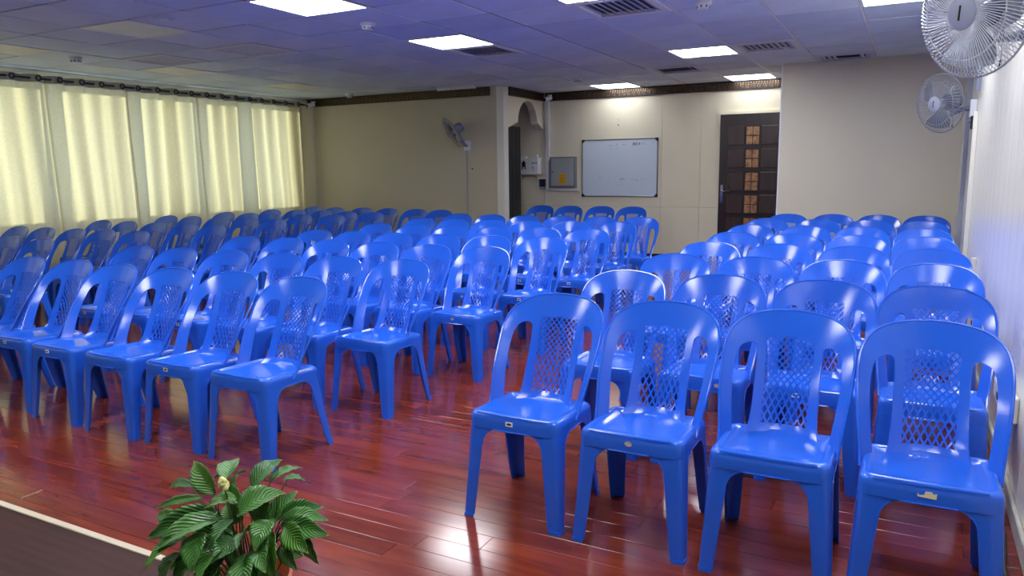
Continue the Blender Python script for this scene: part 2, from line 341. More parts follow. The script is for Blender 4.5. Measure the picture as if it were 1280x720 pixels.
# smoke detectors, cameras, lamps
def detector(x, y, label, s=1.0):
    t = empty('smoke_detector', (x, y, H), label=label, cat='smoke detector', group='round ceiling smoke detectors')
    q = MB(); q.lathe([(.058*s, 0), (.058*s, -.018), (.05*s, -.026)], n=24); q.build('base', M['white'], t, smooth=40)
    q = MB(); q.lathe([(.045*s, -.026), (.047*s, -.034), (.036*s, -.052), (.012, -.056)], n=24); q.build('sensor_head', M['white'], t, smooth=40)
    me = None
    for a in range(8):
        if me is None: q2 = MB(); q2.box(.040*s, .0475*s, -.007, .007, -.046, -.030); me = q2.data('vent_slot', M['mot'])
        inst(me, 'vent_slot', t, (0, 0, 0), (0, 0, a*pi/4))
detector(-3.80, 4.83, 'white round smoke detector beside the largest lit ceiling light'); detector(-1.37, 5.43, 'white round smoke detector at the top edge, right of the large vent')
detector(-3.82, 9.0, 'small far smoke detector on the ceiling above the whiteboard'); detector(-7.25, 4.7, 'white smoke detector on the ceiling near the left curtains')
detector(-7.35, 8.85, 'tiny far smoke detector above the cornice of the taupe wall')
t = empty('downlight', (-4.95, 3.91, H), label='small round recessed spot lamp with white disc in the near left ceiling', cat='lamp')
q = MB(); q.lathe([(.075, .0), (.075, -.004), (.05, -.006)], n=24); q.build('bezel', M['tile2'], t, smooth=40)
q = MB(); q.lathe([(.034, -.006), (.03, -.014), (.01, -.015)], n=20); q.build('lamp_disc', M['white'], t, smooth=40)
t = empty('strip_lamp', (-5.56, 8.92, H), label='short white batten lamp on the ceiling near the taupe wall corner', cat='lamp')
q = MB(); q.box(-.3, .3, -.04, .04, -.012, -.002); q.build('batten', M['white'], t)
q = MB(); q.tube([(-.28, 0, -.028), (.28, 0, -.028)], .016, 10); q.build('tube', M['white'], t, smooth=40)
q = MB(); q.box(-.3, -.28, -.02, .02, -.045, -.012); q.box(.28, .3, -.02, .02, -.045, -.012); q.build('end_cap', M['white'], t)
def cctv(x, y, z, label):
    t = empty('security_camera', (x, y, z), label=label, cat='camera', group='small security cameras at the cornice')
    q = MB(); q.lathe([(.035, .04), (.035, .055)], n=16); q.tube([(0, 0, .05), (0, -.03, .02)], .01, 8); q.build('mount', M['white'], t, smooth=40)
    q = MB(); q.tube([(.02, -.0, .012), (-.03, -.10, -.02)], .032, 14); q.build('body', M['white'], t, smooth=40)
    q = MB(); q.tube([(-.03, -.10, -.02), (-.034, -.108, -.0225)], .024, 14); q.build('lens', M['black'], t, smooth=40)
cctv(-4.80, 10.26, H-.10, 'white security camera on the conduit top in the far alcove corner'); cctv(-8.27, 9.10, H-.10, 'white security camera in the corner where curtains meet the taupe wall')

# ---- walls
def struct(o, label): return tag(o, label, kind='structure')
# left wall with windows
ZW0, ZW1 = .76, 2.255
wins = [(-1.9, -.9), (-.6, .6), (.9, 1.75), (2.0, 2.8), (3.0, 3.56), (3.68, 4.75), (4.87, 5.80), (5.92, 6.74), (6.82, 7.48), (7.66, 8.66)]
q = MB(); X0, X1 = XL-.12, XL
q.box(X0, X1, YN, YF+.2, -.05, ZW0); q.box(X0, X1, YN, YF+.2, ZW1, H+.1)
prev = YN
for a, b in wins+[(YF+.2, 0)]:
    q.box(X0, X1, prev, a, ZW0, ZW1); prev = b
struct(q.build('wall_left', M['outw']), 'window wall behind the long curtains')
for n, (a, b) in enumerate(wins):
    q = MB(); fw = .03
    q.box(X0+.03, X0+.07, a, b, ZW0, ZW0+fw); q.box(X0+.03, X0+.07, a, b, ZW1-fw, ZW1); q.box(X0+.03, X0+.07, a, a+fw, ZW0+fw, ZW1-fw); q.box(X0+.03, X0+.07, b-fw, b, ZW0+fw, ZW1-fw)
    w = struct(q.build('window_%d' % (n+1), M['white']), 'window behind the drawn cream curtains')
    Bx('window_pane', M['glass'], (X0+.048, X0+.052, a+fw, b-fw, ZW0+fw, ZW1-fw), w)
# right wall of upright glossy panels
wr = struct(Bx('wall_right', M['pipeg'], (XR+.012, XR+.12, YN, YR+.1, -.05, H+.1)), 'glossy white wall of narrow upright panels with two wall fans')
y = YN; me = {}
while y < YR:
    d = min(.25, YR-y); q = MB()
    kk = round(d, 3)
    if kk not in me: q.cham(0, .014, .001, kk-.001, 0.0, H-.001, .003); me[kk] = q.data('wall_panel', M['pvc'])
    if y > 1.0: inst(me[kk], 'wall_panel', wr, (XR, y, 0))
    else: inst(me[kk], 'wall_panel', wr, (XR, y, 0))
    y += .25
q = MB(); q.box(XR-.016, XR-.001, 1.6, YR-.002, .001, .075, b=.004); struct(q.build('baseboard_right', M['marble']), 'pale stone skirting along the white right wall')
# corner block: beige wall in front of the far wall
struct(Bx('wall_back_right', M['beige'], (-1.385, XR+.02, YR, YF+.25, 0, H+.04)), 'plain beige projecting wall behind the right chair rows')
struct(Bx('trim_1', M['white'], (-1.397, -1.380, YR-.004, YR+.02, 0, H)), 'thin white corner bead of the beige wall')
# taupe wall
struct(Bx('wall_back_left', M['taupe'], (XL, -5.10, YB, YB+.10, 0, H+.04)), 'plain taupe wall between the curtains and the alcove')
struct(Bx('trim_2', M['pvc2'], (-5.10, -4.985, YB-.012, YB+.12, 0, H), b=.006), 'cream corner post between the taupe wall and the arched opening')
# far wall of big panels
wf = struct(Bx('wall_back', M['bar'], (-6.6, -1.39, YF+.012, YF+.2, 0, H+.04)), 'cream panelled far wall with whiteboard, door and steel cabinet')
xs = [-6.6, -5.6, -4.385, -3.165, -2.62, -1.392]
for a, b in zip(xs[:-1], xs[1:]):
    for z0, z1 in ((.0, .735), (.735, H)):
        q = MB(); q.cham(.0012, b-a-.0012, 0, .012, .0012, z1-z0-.0012, .002); q.build('wall_panel', M['cream'], wf, loc=(a, YF, z0))
struct(Bx('baseboard_back', M['black'], (-4.90, -2.42, YF-.014, YF-.001, 0.001, .07)), 'dark skirting along the far wall')
# arched partition (side wall), looking through to a passage
zt = H+.04; ya, yb = YB+.12, YF
poly = []
XP0, XP1 = -5.10, -4.99
arc = [(9.93+.31*cos(t_), 1.94+.315*sin(t_)) for t_ in [pi*k_/18 for k_ in range(19)]]
outl = [(ya, zt), (ya, 1.85), (ya+.03, 1.86), (9.61, 1.94)] + list(reversed(arc))[0:] + [(10.25, 1.97), (yb, 1.86), (yb, zt)]
# de-duplicate
o2 = []
for p_ in outl:
    if not o2 or (abs(p_[0]-o2[-1][0])+abs(p_[1]-o2[-1][1])) > 1e-4: o2.append(p_)
q = MB(); q.prism(o2, XP0, XP1, 'yz')
q2 = q.build('wall_side', M['cream']); struct(q2, 'cream partition with a round arched opening at the alcove')
bm = bmesh.new(); bm.from_mesh(q2.data); bmesh.ops.triangulate(bm, faces=bm.faces); bm.to_mesh(q2.data); bm.free()
struct(Bx('wall_passage', M['taupe'], (-6.6, -6.5, YB+.1, YF+.2, 0, H+.04)), 'end wall of the passage behind the arch')
t = empty('open_door', (-5.2, 9.72, 0), label='charcoal door leaf standing open inside the arched passage', cat='door')
q = MB(); q.box(-.02, .02, -.36, .335, .002, 1.90); q.build('leaf', M['charcoal'], t)
me_ = None
for s_ in range(5):
    q = MB(); q.box(.02, .026, -.33+s_*.13, -.22+s_*.13, .03, 1.87, b=.002); q.build('batten', M['charcoal'], t)
# near wall behind the viewpoint
struct(Bx('wall_near', M['cream'], (XL, XR+.02, YN-.1, YN, 0, H+.04)), 'cream wall behind the stage')

# ---- cornices
def cornice(name, p0, p1, nrm, label, h=.118):
    p0 = Vector(p0+(0,)); p1 = Vector(p1+(0,)); n = Vector(nrm+(0,)); d = (p1-p0); L_ = d.length; d.normalize()
    def bx(q, s0, s1, t0, t1, z0, z1):
        vs = []
        for s_ in (s0, s1):
            for t_ in (t0, t1):
                for z in (z0, z1): v = p0+d*s_+n*t_; vs.append((v.x, v.y, z))
        q.add(vs, [(0, 1, 3, 2), (4, 6, 7, 5), (0, 4, 5, 1), (2, 3, 7, 6), (0, 2, 6, 4), (1, 5, 7, 3)])
    q = MB(); bx(q, 0, L_, 0.001, .022, H-h, H-.002); bx(q, 0, L_, .022, .032, H-.022, H-.002); bx(q, 0, L_, .022, .028, H-h, H-h+.014)
    c = struct(q.build(name, M['cornice']), label)
    q = MB(); s_ = .01
    while s_ < L_-.02: bx(q, s_, s_+.017, .022, .034, H-.042, H-.026); s_ += .034
    o = q.build('dentil', M['gold'], c); o['kind'] = 'stuff'
    q = MB(); s_ = .02; w = .062; g = .007; zb = H-h+.02; zt_ = H-.05
    while s_ < L_-w:
        bx(q, s_, s_+w, .022, .027, zt_-g, zt_); bx(q, s_, s_+g, .022, .027, zb, zt_-g); bx(q, s_, s_+w*.72, .022, .027, zb, zb+g)
        bx(q, s_+w*.62, s_+w*.62+g, .022, .027, zb+g, zb+.026); bx(q, s_+w*.28, s_+w*.62, .022, .027, zb+.022, zb+.022+g)
        s_ += w+.012
    o = q.build('scroll_relief', M['gold'], c); o['kind'] = 'stuff'
cornice('trim_3', (XL+.16, YB), (-5.20, YB), (0, -1), 'dark brown and gold cornice on the taupe wall')
cornice('trim_4', (-4.99, YB+.14), (-4.99, YF-.03), (1, 0), 'dark brown cornice above the arch')
cornice('trim_5', (-4.95, YF), (-1.40, YF), (0, -1), 'dark brown and gold cornice on the far wall')
struct(Bx('trim_6', M['cream'], (XL+.001, XC0-.062, YN, YB-.001, H-.05, H-.001)), 'cream ceiling bead above the curtains, widened to block window light')  # bead extended toward the curtains to stop light leaking over the header

# ================================================================== CURTAINS
XC = -8.40
rod = empty('curtain_rod', (XC, 3.5, 2.305), label='dark metal curtain rod running along the ceiling edge', cat='curtain rod')
q = MB(); q.tube([(0, -5.5, 0), (0, 5.62, 0)], .011, 10); q.build('rod', M['dsteel'], rod, smooth=40)
q = MB(); q.tube([(0, 5.62, 0), (0, 5.66, 0)], .02, 10); q.build('finial', M['dsteel'], rod, smooth=40)
mb_ = MB(); mb_.box(-.2, .012, -.008, .008, .005, .02); mb_.box(-.012, .012, -.008, .008, -.014, .014); bme = mb_.data('bracket', M['dsteel'])
for yy in (-5, -3, -1, 1, 3, 5.5): inst(bme, 'bracket', rod, (0, yy, 0))
def curtain(y0, y1, seed, label):
    xo = .007 if seed % 2 else -.007
    rc = random.Random(seed); n = int((y1-y0)/.0095); ne = 4; zs = [2.345, 2.30, 2.262, 2.22, 2.1, 1.9, 1.7, 1.5, 1.3, 1.1, .9, .7, .5, .3, .16 if y0 < 1.4 else .05]
    L_ = y1-y0; wave = L_/4.0; ph = [rc.uniform(0, 6) for _ in range(4)]
    def X(yv, z):
        s_ = (yv-y0)/wave; tdn = (2.345-z)/2.3
        a = .038*sin(2*pi*s_-pi/2)*(1-.25*tdn)*(1+.35*sin(ph[2]+1.9*s_))+xo
        a += (.2+.8*tdn)*(.026*sin(2*pi*s_*.8+ph[0]+tdn)+.007*sin(2*pi*s_*2.3+ph[1]+2*tdn))*min(1, 4*(yv-y0)/L_, 4*(y1-yv)/L_)
        return a
    t = empty('curtain', (XC, (y0+y1)/2, .05), label=label, cat='curtain', group='cream eyelet curtains along the window wall')
    vs = []; fs = []
    for zi, z in enumerate(zs):
        tdn = (2.345-z)/2.3
        for k_ in range(n+1):
            yv = y0+L_*k_/n; e_ = sin(pi*(yv-y0)/L_); sh = .05*tdn*sin(2.2*tdn)+e_*.05*tdn*sin(ph[2]+1.3*tdn)
            vs.append((X(yv, z), yv+sh-(y0+y1)/2, z-.05))
    def grid(za, zb):
        q = MB(); g = []
        for zi in range(za, zb):
            for k_ in range(n): g.append((zi*(n+1)+k_, zi*(n+1)+k_+1, (zi+1)*(n+1)+k_+1, (zi+1)*(n+1)+k_))
        used = sorted({i_ for q_ in g for i_ in q_}); mp_ = {a: b for b, a in enumerate(used)}
        q.add([vs[a] for a in used], [tuple(mp_[i_] for i_ in q_) for q_ in g]); return q
    def b(q, nm, m_, th):
        me_ = bpy.data.meshes.new(nm); me_.from_pydata(q.v, [], q.f); me_.materials.append(m_)
        me_.polygons.foreach_set('use_smooth', [True]*len(me_.polygons)); o = bpy.data.objects.new(nm, me_); COL.objects.link(o); o.parent = t; return o
    b(grid(2, len(zs)-1), 'cloth', M['curtain'], 0); b(grid(0, 2), 'header_band', M['header'], 0)
    q = MB(); ring = [(0, .026*cos(a*pi/8), .026*sin(a*pi/8)) for a in range(16)]; q.tube(ring, .009, 6, closed=True); em = q.data('eyelet', M['dsteel'], 60)
    for e_ in range(4):
        yv = y0+L_*(e_+.53)/4
        inst(em, 'eyelet', t, (X(yv, 2.305)+.006, yv-(y0+y1)/2, 2.255))
edges = [-2.15, -1.1, 0, 1.05, 2.05, 3.05, 4.07, 5.09, 6.06, 7.06, 8.02, 8.98]
CN = {5: 'cream eyelet curtain hanging furthest left in the row', 6: 'cream eyelet curtain in front of the left wall, partly cut by picture edge', 7: 'cream eyelet curtain second from the left picture edge', 8: 'cream eyelet curtain in the middle of the window wall',
      9: 'cream eyelet curtain second from the taupe wall', 10: 'cream eyelet curtain last in the row, next to the taupe wall'}
for k_ in range(len(edges)-1): curtain(edges[k_]-.013, edges[k_+1]+.013, 20+k_, CN.get(k_, 'cream eyelet curtain out of view, %s from the wall behind the stage' % ['first', 'second', 'third', 'fourth', 'fifth', 'x'][min(k_, 5)]))

# ================================================================== CHAIR
def smooth_poly(P, sub=3, closed=True):
    out = []; n = len(P)
    for i in range(n if closed else n-1):
        p0, p1, p2, p3 = (P[(i-1) % n], P[i], P[(i+1) % n], P[(i+2) % n]) if closed else (P[max(i-1, 0)], P[i], P[i+1], P[min(i+2, n-1)])
        for s_ in range(sub):
            t_ = s_/sub
            out.append(tuple(.5*((2*p1[c])+(-p0[c]+p2[c])*t_+(2*p0[c]-5*p1[c]+4*p2[c]-p3[c])*t_*t_+(-p0[c]+3*p1[c]-3*p2[c]+p3[c])*t_**3) for c in (0, 1)))
    if not closed: out.append(P[-1])
    return out
def yc(z):
    y = .335+(z-.39)*.36
    if z < .43: y -= .022*((.43-z)/.06)**2
    return y
def ye(z):
    if z <= .6: return .16+(z-.39)*.78
    if z <= .7: return .324+(z-.6)*.66
    return .39+(z-.7)*.62
def BP(uu, z, t=0):
    d = yc(z)-ye(z); y = yc(z)-d*(min(abs(uu), .215)/.2)**2.2
    if t:
        e = .004
        def P(a, b):
            dd = yc(b)-ye(b); return Vector((a, yc(b)-dd*(abs(a)/.2)**2.2, b))
        nrm = (P(uu+e, z)-P(uu-e, z)).cross(P(uu, z+e)-P(uu, z-e)).normalized()
        if nrm.y < 0: nrm = -nrm
        return (uu+nrm.x*t, y+nrm.y*t, z+nrm.z*t)
    return (uu, y, z)
half = [(.179, .366), (.183, .41), (.190, .46), (.198, .52), (.204, .585), (.2065, .635), (.203, .678), (.189, .714), (.160, .742), (.118, .760), (.063, .770), (0, .774)]
rt_ = smooth_poly(half, 3, False)
outline = rt_+[(-a, b) for a, b in reversed(rt_[:-1])]
opn = smooth_poly([(.105, .42), (.103, .50), (.103, .59), (.105, .635), (.109, .656), (.127, .665), (.152, .658), (.167, .632), (.171, .58), (.167, .52), (.160, .46), (.153, .41), (.148, .378), (.130, .369), (.114, .382)], 2)
hole = [(-.072, .407), (.072, .407), (.0735, .50), (.076, .60), (.079, .682), (0, .686), (-.079, .682), (-.076, .60), (-.0735, .50)]
hole = [(a, b) for a, b in hole]
def inside(p, poly):
    c = False; x, y = p; j = len(poly)-1
    for i in range(len(poly)):
        xi, yi = poly[i]; xj, yj = poly[j]
        if (yi > y) != (yj > y) and x < (xj-xi)*(y-yi)/(yj-yi)+xi: c = not c
        j = i
    return c
def dense(poly, mx):
    out = []
    for i in range(len(poly)):
        a = poly[i]; b = poly[(i+1) % len(poly)]; n = max(1, int(math.dist(a, b)/mx+.5))
        out += [(a[0]+(b[0]-a[0])*k_/n, a[1]+(b[1]-a[1])*k_/n) for k_ in range(n)]
    return out
def make_back():
    loops = [dense(outline, .016), dense(opn, .016), dense([(-a, b) for a, b in opn], .016), dense(hole, .02)]
    pts = []; eds = []
    for lp in loops:
        o = len(pts); pts += lp; eds += [(o+i, o+(i+1) % len(lp)) for i in range(len(lp))]
    z = .375
    while z < .77:
        x = -.205
        while x < .21:
            p = (x, z)
            if inside(p, outline) and not any(inside(p, h) for h in loops[1:]):
                if min(math.dist(p, q_) for q_ in pts[:sum(map(len, loops))]) > .009: pts.append(p)
            x += .0165
        z += .0165
    vv, ee, ff, *_ = geometry.delaunay_2d_cdt([Vector(p) for p in pts], eds, [], 0, 1e-6)
    V2 = [tuple(v) for v in vv]; F = []
    for t_ in ff:
        c = (sum(V2[i][0] for i in t_)/len(t_), sum(V2[i][1] for i in t_)/len(t_))
        if inside(c, outline) and not any(inside(c, h) for h in loops[1:]): F.append(tuple(t_))
    q = MB(); n = len(V2); TH = .0055
    q.v = [BP(a, b) for a, b in V2]+[BP(a, b, TH) for a, b in V2]
    cnt = {}
    for t_ in F:
        for i in range(len(t_)): a, b = t_[i], t_[(i+1) % len(t_)]; cnt[frozenset((a, b))] = cnt.get(frozenset((a, b)), 0)+1
    q.f = F+[tuple(i+n for i in reversed(t_)) for t_ in F]
    for t_ in F:
        for i in range(len(t_)):
            a, b = t_[i], t_[(i+1) % len(t_)]
            if cnt[frozenset((a, b))] == 1: q.f.append((a, b, b+n, a+n))
    q.mi = [0]*len(q.f)
    rim = [BP(a, b, .003) for a, b in dense(outline, .016)]
    k0 = len(dense(outline, .016))
    # bead along the outer edge (open at the bottom)
    rr = [p for p, (a, b) in zip(rim, dense(outline, .016)) if not (abs(a) < .178 and b < .38)]
    q.tube(rr, .0052, 6)
    return q.data('backrest', M['blue'], 50)
def make_lattice():
    q = MB(); z0, z1, zm = .400, .690, .535; p = .0215
    def phi(z): return (z-zm)*.92 if z > zm else (z-zm)*.50
    def hw(z): return .077+.004*(z-.405)/.28
    for sgn in (1, -1):
        for k_ in range(-14, 15):
            u0 = (k_+.5)*p; seg = []
            N_ = 44
            for s_ in range(N_+1):
                z = z0+(z1-z0)*s_/N_; uu = u0+sgn*phi(z)
                if abs(uu) <= hw(z): seg.append((uu, z))
            if len(seg) < 2: continue
            seg = seg[::4]+([seg[-1]] if (len(seg)-1) % 4 else [])
            if len(seg) < 2: continue
            w = .0031; vs = []; fs = []
            for uu, z in seg:
                o = .0008 if sgn > 0 else .0014
                vs += [BP(uu-w, z, o-.001), BP(uu+w, z, o-.001), BP(uu+w, z, o+.0018), BP(uu-w, z, o+.0018)]
            for i in range(len(seg)-1):
                a = i*4
                for j in range(4): fs.append((a+j, a+(j+1) % 4, a+4+(j+1) % 4, a+4+j))
            fs += [(3, 2, 1, 0), tuple(len(vs)-4+j for j in range(4))]
            q.add(vs, fs)
    return q.data('lattice', M['blue'])
def rring(d, z, n=5, fr=0):
    hx = .179-d; y0 = .022+d; y1 = .348-d; rc = max(.03-d*.4, .012); P = []
    for cx, cy, a0 in ((hx-rc, y1-rc, 0), (-hx+rc, y1-rc, pi/2), (-hx+rc, y0+rc, pi), (hx-rc, y0+rc, 3*pi/2)):
        for i in range(n+1): a = a0+pi/2*i/n; P.append([cx+rc*cos(a), cy+rc*sin(a), z])
        # straight run subdivisions
        if a0 in (0, pi):
            s_ = 1 if a0 == 0 else -1; yy = y1 if a0 == 0 else y0
            for k_ in range(1, 6): P.append([s_*(hx-rc)*(1-k_/3.0), yy, z])
        else:
            s_ = -1 if a0 == pi/2 else 1; ya_ = y1-rc if a0 == pi/2 else y0+rc; yb_ = y0+rc if a0 == pi/2 else y1-rc
            for k_ in range(1, 5): P.append([s_*hx, ya_+(yb_-ya_)*k_/5, z])
    for p in P:
        if p[1] < .1: p[1] -= .008*max(0, 1-(p[0]/.18)**2)
    return P
def make_seat():
    q = MB(); lev = [(.005, .343), (0, .343), (0, .372), (.002, .387), (.007, .396), (.015, .4), (.028, .4), (.034, .3955), (.038, .3935), (.07, .391), (.11, .389)]
    rings = []
    for d, z in lev:
        R = rring(d, z)
        for p in R:
            if z > .38: p[2] -= (p[1]-.02)*.035
            if d >= .1: p[0] *= 1; 
        rings.append(R)
    n = len(rings[0]); vs = [p for R in rings for p in R]; fs = []
    for i in range(len(rings)-1):
        for j in range(n): fs.append((i*n+j, i*n+(j+1) % n, (i+1)*n+(j+1) % n, (i+1)*n+j))
    # inner dish fan
    c = len(vs); vs.append((0, .18, .384)); L0 = (len(rings)-1)*n
    for j in range(n): fs.append((L0+j, L0+(j+1) % n, c))
    # underside
    R = rring(.005, .378); o = len(vs); vs += R; vs.append((0, .18, .376)); 
    for j in range(n): fs.append((j, (j+1) % n, o+(j+1) % n, o+j)); fs.append((o+j, o+(j+1) % n, o+n))
    q.add(vs, fs)
    q.tube([(x/100, .021-.008*max(0, 1-(x/18)**2), .3435) for x in (-7, -5, -3, -1, 1, 3, 5, 7)], .0027, 5)
    for sx in (-1, 1): q.tube([(sx*.179, y/100, .3435) for y in (13, 16, 19, 22.5)], .0027, 5)
    q.tube([(sx_/100, .0235-.008*max(0, 1-(sx_/18)**2), .3985) for sx_ in range(-14, 15, 2)], .0022, 5)
    return q.data('seat', M['blue'], 40)
def make_leg(sx, front):
    zs = [0, .012, .0121, .05, .10, .15, .20, .25, .288, .306, .32, .331, .339, .344]
    q = MB(); outer = []; inner = []
    for z in zs:
        t_ = z/.344; pad = .0018 if z <= .012 else 0
        if front: xo = .195-.0165*t_; yo = .0+.0215*t_; sy = 1
        else: xo = .188-.0095*t_; yo = .412-.0645*(t_**.8); sy = -1
        xo += pad; yo -= sy*pad
        if z > .288: qv = min(1, (z-.288)/.056); fil = .056*(1-sqrt(max(0, 1-qv*qv)))
        else: fil = 0
        wf = (.043+.021*t_+fil) if front else (.040+.018*t_+fil); ws = (.036+.026*t_+fil) if front else (.038+.03*t_+fil)
        rc = .012+.014*t_; th = .0045
        P = []; I = []
        P.append((xo-wf, yo)); I.append((xo-wf, yo+sy*th)); P.append((xo-wf*.5-rc*.3, yo-sy*.0006)); I.append((xo-wf*.5, yo+sy*th))
        for k_ in range(5):
            a = pi/2*k_/4; cx = xo-rc; cy = yo+sy*rc
            P.append((cx+rc*sin(a), cy-sy*rc*cos(a))); ri = max(rc-th, .002); I.append((cx+ri*sin(a), cy-sy*ri*cos(a)))
        P.append((xo, yo+sy*(ws*.6+rc*.4))); I.append((xo-th, yo+sy*(ws*.6+rc*.4))); P.append((xo, yo+sy*ws)); I.append((xo-th, yo+sy*ws))
        outer.append([(sx*a, b, z) for a, b in P]); inner.append([(sx*a, b, z) for a, b in I])
    n = len(outer[0]); m_ = len(zs); vs = [p for R in outer for p in R]+[p for R in inner for p in R]; O = m_*n; fs = []
    for i in range(m_-1):
        for j in range(n-1): a = i*n+j; fs.append((a, a+1, a+n+1, a+n)); fs.append((O+a+n, O+a+n+1, O+a+1, O+a))
        for j in (0, n-1): a = i*n+j; fs.append((a, a+n, O+a+n, O+a))
    for j in range(n-1): fs.append((j, j+1, O+j+1, O+j)); a = (m_-1)*n+j; fs.append((a, a+1, O+a+1, O+a))
    q.add(vs, fs)
    q.tube([R_[0] for R_ in outer[2:]], .0026, 5); q.tube([R_[-1] for R_ in outer[2:]], .0022, 5)
    return q.data('leg', M['blue'], 35)
ME = dict(seat=make_seat(), back=make_back(), lat=make_lattice(), legs=[make_leg(sx, fr) for fr in (True, False) for sx in (-1, 1)])
def lab_mesh(kind):
    q = MB()
    if kind == 'print':
        q.cur = 0; q.box(-.014, .014, -.0012, 0, -.0085, .0085); q.cur = 1
        q.prism([(.010*cos(a*pi/6), .0045*sin(a*pi/6)) for a in range(12)], -.0018, -.0012); mats = [M['lab'], M['labk']]
    elif kind == 'foil':
        q.prism([(.013*cos(a*pi/8), .0095*sin(a*pi/8)) for a in range(16)], -.0012, 0); q.cur = 1
        q.box(-.012, .006, -.0018, -.0012, .001, .004); q.box(-.006, .011, -.0018, -.0012, -.005, -.002); mats = [M['foil'], M['lab']]
    else:
        q.prism([(-.028, -.008), (.018, -.011), (.019, .006), (.009, .004), (.007, .009), (-.009, .009), (-.011, .003), (-.012, -.003), (-.024, -.004), (-.028, .002)], -.0012, 0); mats = [M['cream2']]
    return q.data('sticker', mats)
LAB = {k_: lab_mesh(k_) for k_ in ('print', 'foil', 'torn')}
src = empty('plastic_chair', (0, 0, 0))
inst(ME['seat'], 'seat', src)
bk = inst(ME['back'], 'backrest', src); inst(ME['lat'], 'lattice', bk)
for l_ in ME['legs']: inst(l_, 'leg', src)
def copy_tree(o, parent=None):
    c = o.copy(); COL.objects.link(c); c.parent = parent
    for ch in list(o.children): copy_tree(ch, c)
    return c
def relax(row, m=.436):
    row = [list(p) for p in row]; s_ = 1 if row[-1][0] > row[0][0] else -1
    for _ in range(200):
        for i in range(len(row)-1):
            g = (row[i+1][0]-row[i][0])*s_
            if g < m: dlt = (m-g)/2; row[i][0] -= s_*dlt; row[i+1][0] += s_*dlt
    return row
first = [True]; rk = random.Random(5); ALL = []
def chair(x, y, label, group, sticker=None, off=(0, 0)):
    c = src if first[0] else copy_tree(src)
    if first[0]: first[0] = False
    c.location = (x, y, 0); c.rotation_euler = (0, 0, radians(rk.uniform(-.45, .45))); tag(c, label, 'chair', group)
    ALL.append((c, sticker, off)); return c
ORD = ['front', 'second', 'third', 'fourth', 'fifth', 'sixth', 'seventh', 'eighth']
# measured back-top positions (x, y) per row; seat front stands .465 nearer
RB = [[(-1.22, 2.71), (-.80, 2.71), (-.36, 2.71), (.085, 2.70)], [(-1.22, 3.49), (-.76, 3.51), (-.34, 3.51), (.10, 3.50)], [(-1.20, 4.30), (-.76, 4.31), (-.30, 4.33), (.09, 4.32)],
      [(-1.19, 5.09), (-.77, 5.11), (-.30, 5.12), (.09, 5.11)], [(-1.22, 5.96), (-.79, 5.96), (-.36, 5.96), (.09, 5.98)], [(-1.25, 6.77), (-.80, 6.79), (-.38, 6.81), (.08, 6.76)],
      [(-1.26, 7.65), (-.81, 7.67), (-.36, 7.74), (.09, 7.69)], [(-1.17, 8.48), (-.75, 8.55), (-.33, 8.53), (.11, 8.50)]]
cr = ['on the centre aisle', 'second from the centre aisle', 'second from the white wall', 'beside the white wall']
ST = {(0, 0): ('print', (-.006, .0)), (0, 1): ('foil', (-.0, 0)), (0, 3): ('torn', (.0, 0)), (1, 1): ('foil', (.08, 0)), (1, 2): ('print', (-.05, 0))}
SL = {(0, 0): ' with white sticker', (0, 1): ' with silver sticker', (0, 3): ' with torn cream sticker', (0, 2): ' without sticker'}
for ri, row in enumerate(map(relax, RB)):
    for ci, (x, y) in enumerate(row):
        s_ = ST.get((ri, ci)); extra = SL.get((ri, ci), '')
        chair(x+(.015 if ci < 3 else 0), y-.465, 'blue chair%s, %s row of the right block, %s' % (extra, ORD[ri], cr[ci]), 'blue chairs in the right block by the white wall', *(s_ or (None,)))
MBk = [[(-2.54, 2.68), (-2.99, 2.69), (-3.42, 2.67), (-3.87, 2.67), (-4.31, 2.70), (-4.74, 2.69)], [(-2.51, 3.47), (-2.95, 3.44), (-3.39, 3.43), (-3.86, 3.44), (-4.33, 3.44), (-4.76, 3.44)],
       [(-2.47, 4.27), (-2.87, 4.26), (-3.29, 4.27), (-3.73, 4.27), (-4.22, 4.31), (-4.65, 4.30)], [(-2.44, 5.06), (-2.83, 5.01), (-3.24, 5.00), (-3.68, 4.98), (-4.12, 5.00), (-4.55, 5.03)],
       [(-2.42, 5.89), (-2.82, 5.88), (-3.23, 5.84), (-3.67, 5.83), (-4.10, 5.86), (-4.53, 5.86)], [(-2.50, 6.78), (-2.91, 6.71), (-3.32, 6.65), (-3.74, 6.66), (-4.16, 6.67), (-4.59, 6.70)],
       [(-2.50, 7.52), (-2.92, 7.51), (-3.32, 7.46), (-3.74, 7.46), (-4.19, 7.49), (-4.66, 7.52)]]
cm = ['at the centre aisle end', 'second from the centre aisle', 'third from the centre aisle', 'fourth from the centre aisle', 'fifth from the centre aisle', 'at the left end']
STM = {(0, 1): ('print', (-.01, 0)), (0, 3): ('print', (-.01, 0)), (0, 4): ('print', (-.01, 0)), (1, 3): ('print', (0, 0)), (1, 5): ('print', (0, 0)), (2, 0): ('foil', (0, 0)), (3, 0): ('print', (0, 0)), (4, 0): ('print', (0, 0)), (4, 1): ('print', (0, 0)), (3, 1): ('foil', (0, 0))}
for ri, row in enumerate(map(relax, MBk)):
    for ci, (x, y) in enumerate(row):
        s_ = STM.get((ri, ci)); ex = ''
        if ri == 0: ex = ' with white sticker' if s_ else ' without sticker'
        chair(x-.012, y-.465, 'blue chair%s, %s row of the middle block, %s' % (ex, ORD[ri], cm[ci]), 'blue chairs in the middle block', *(s_ or (None,)))
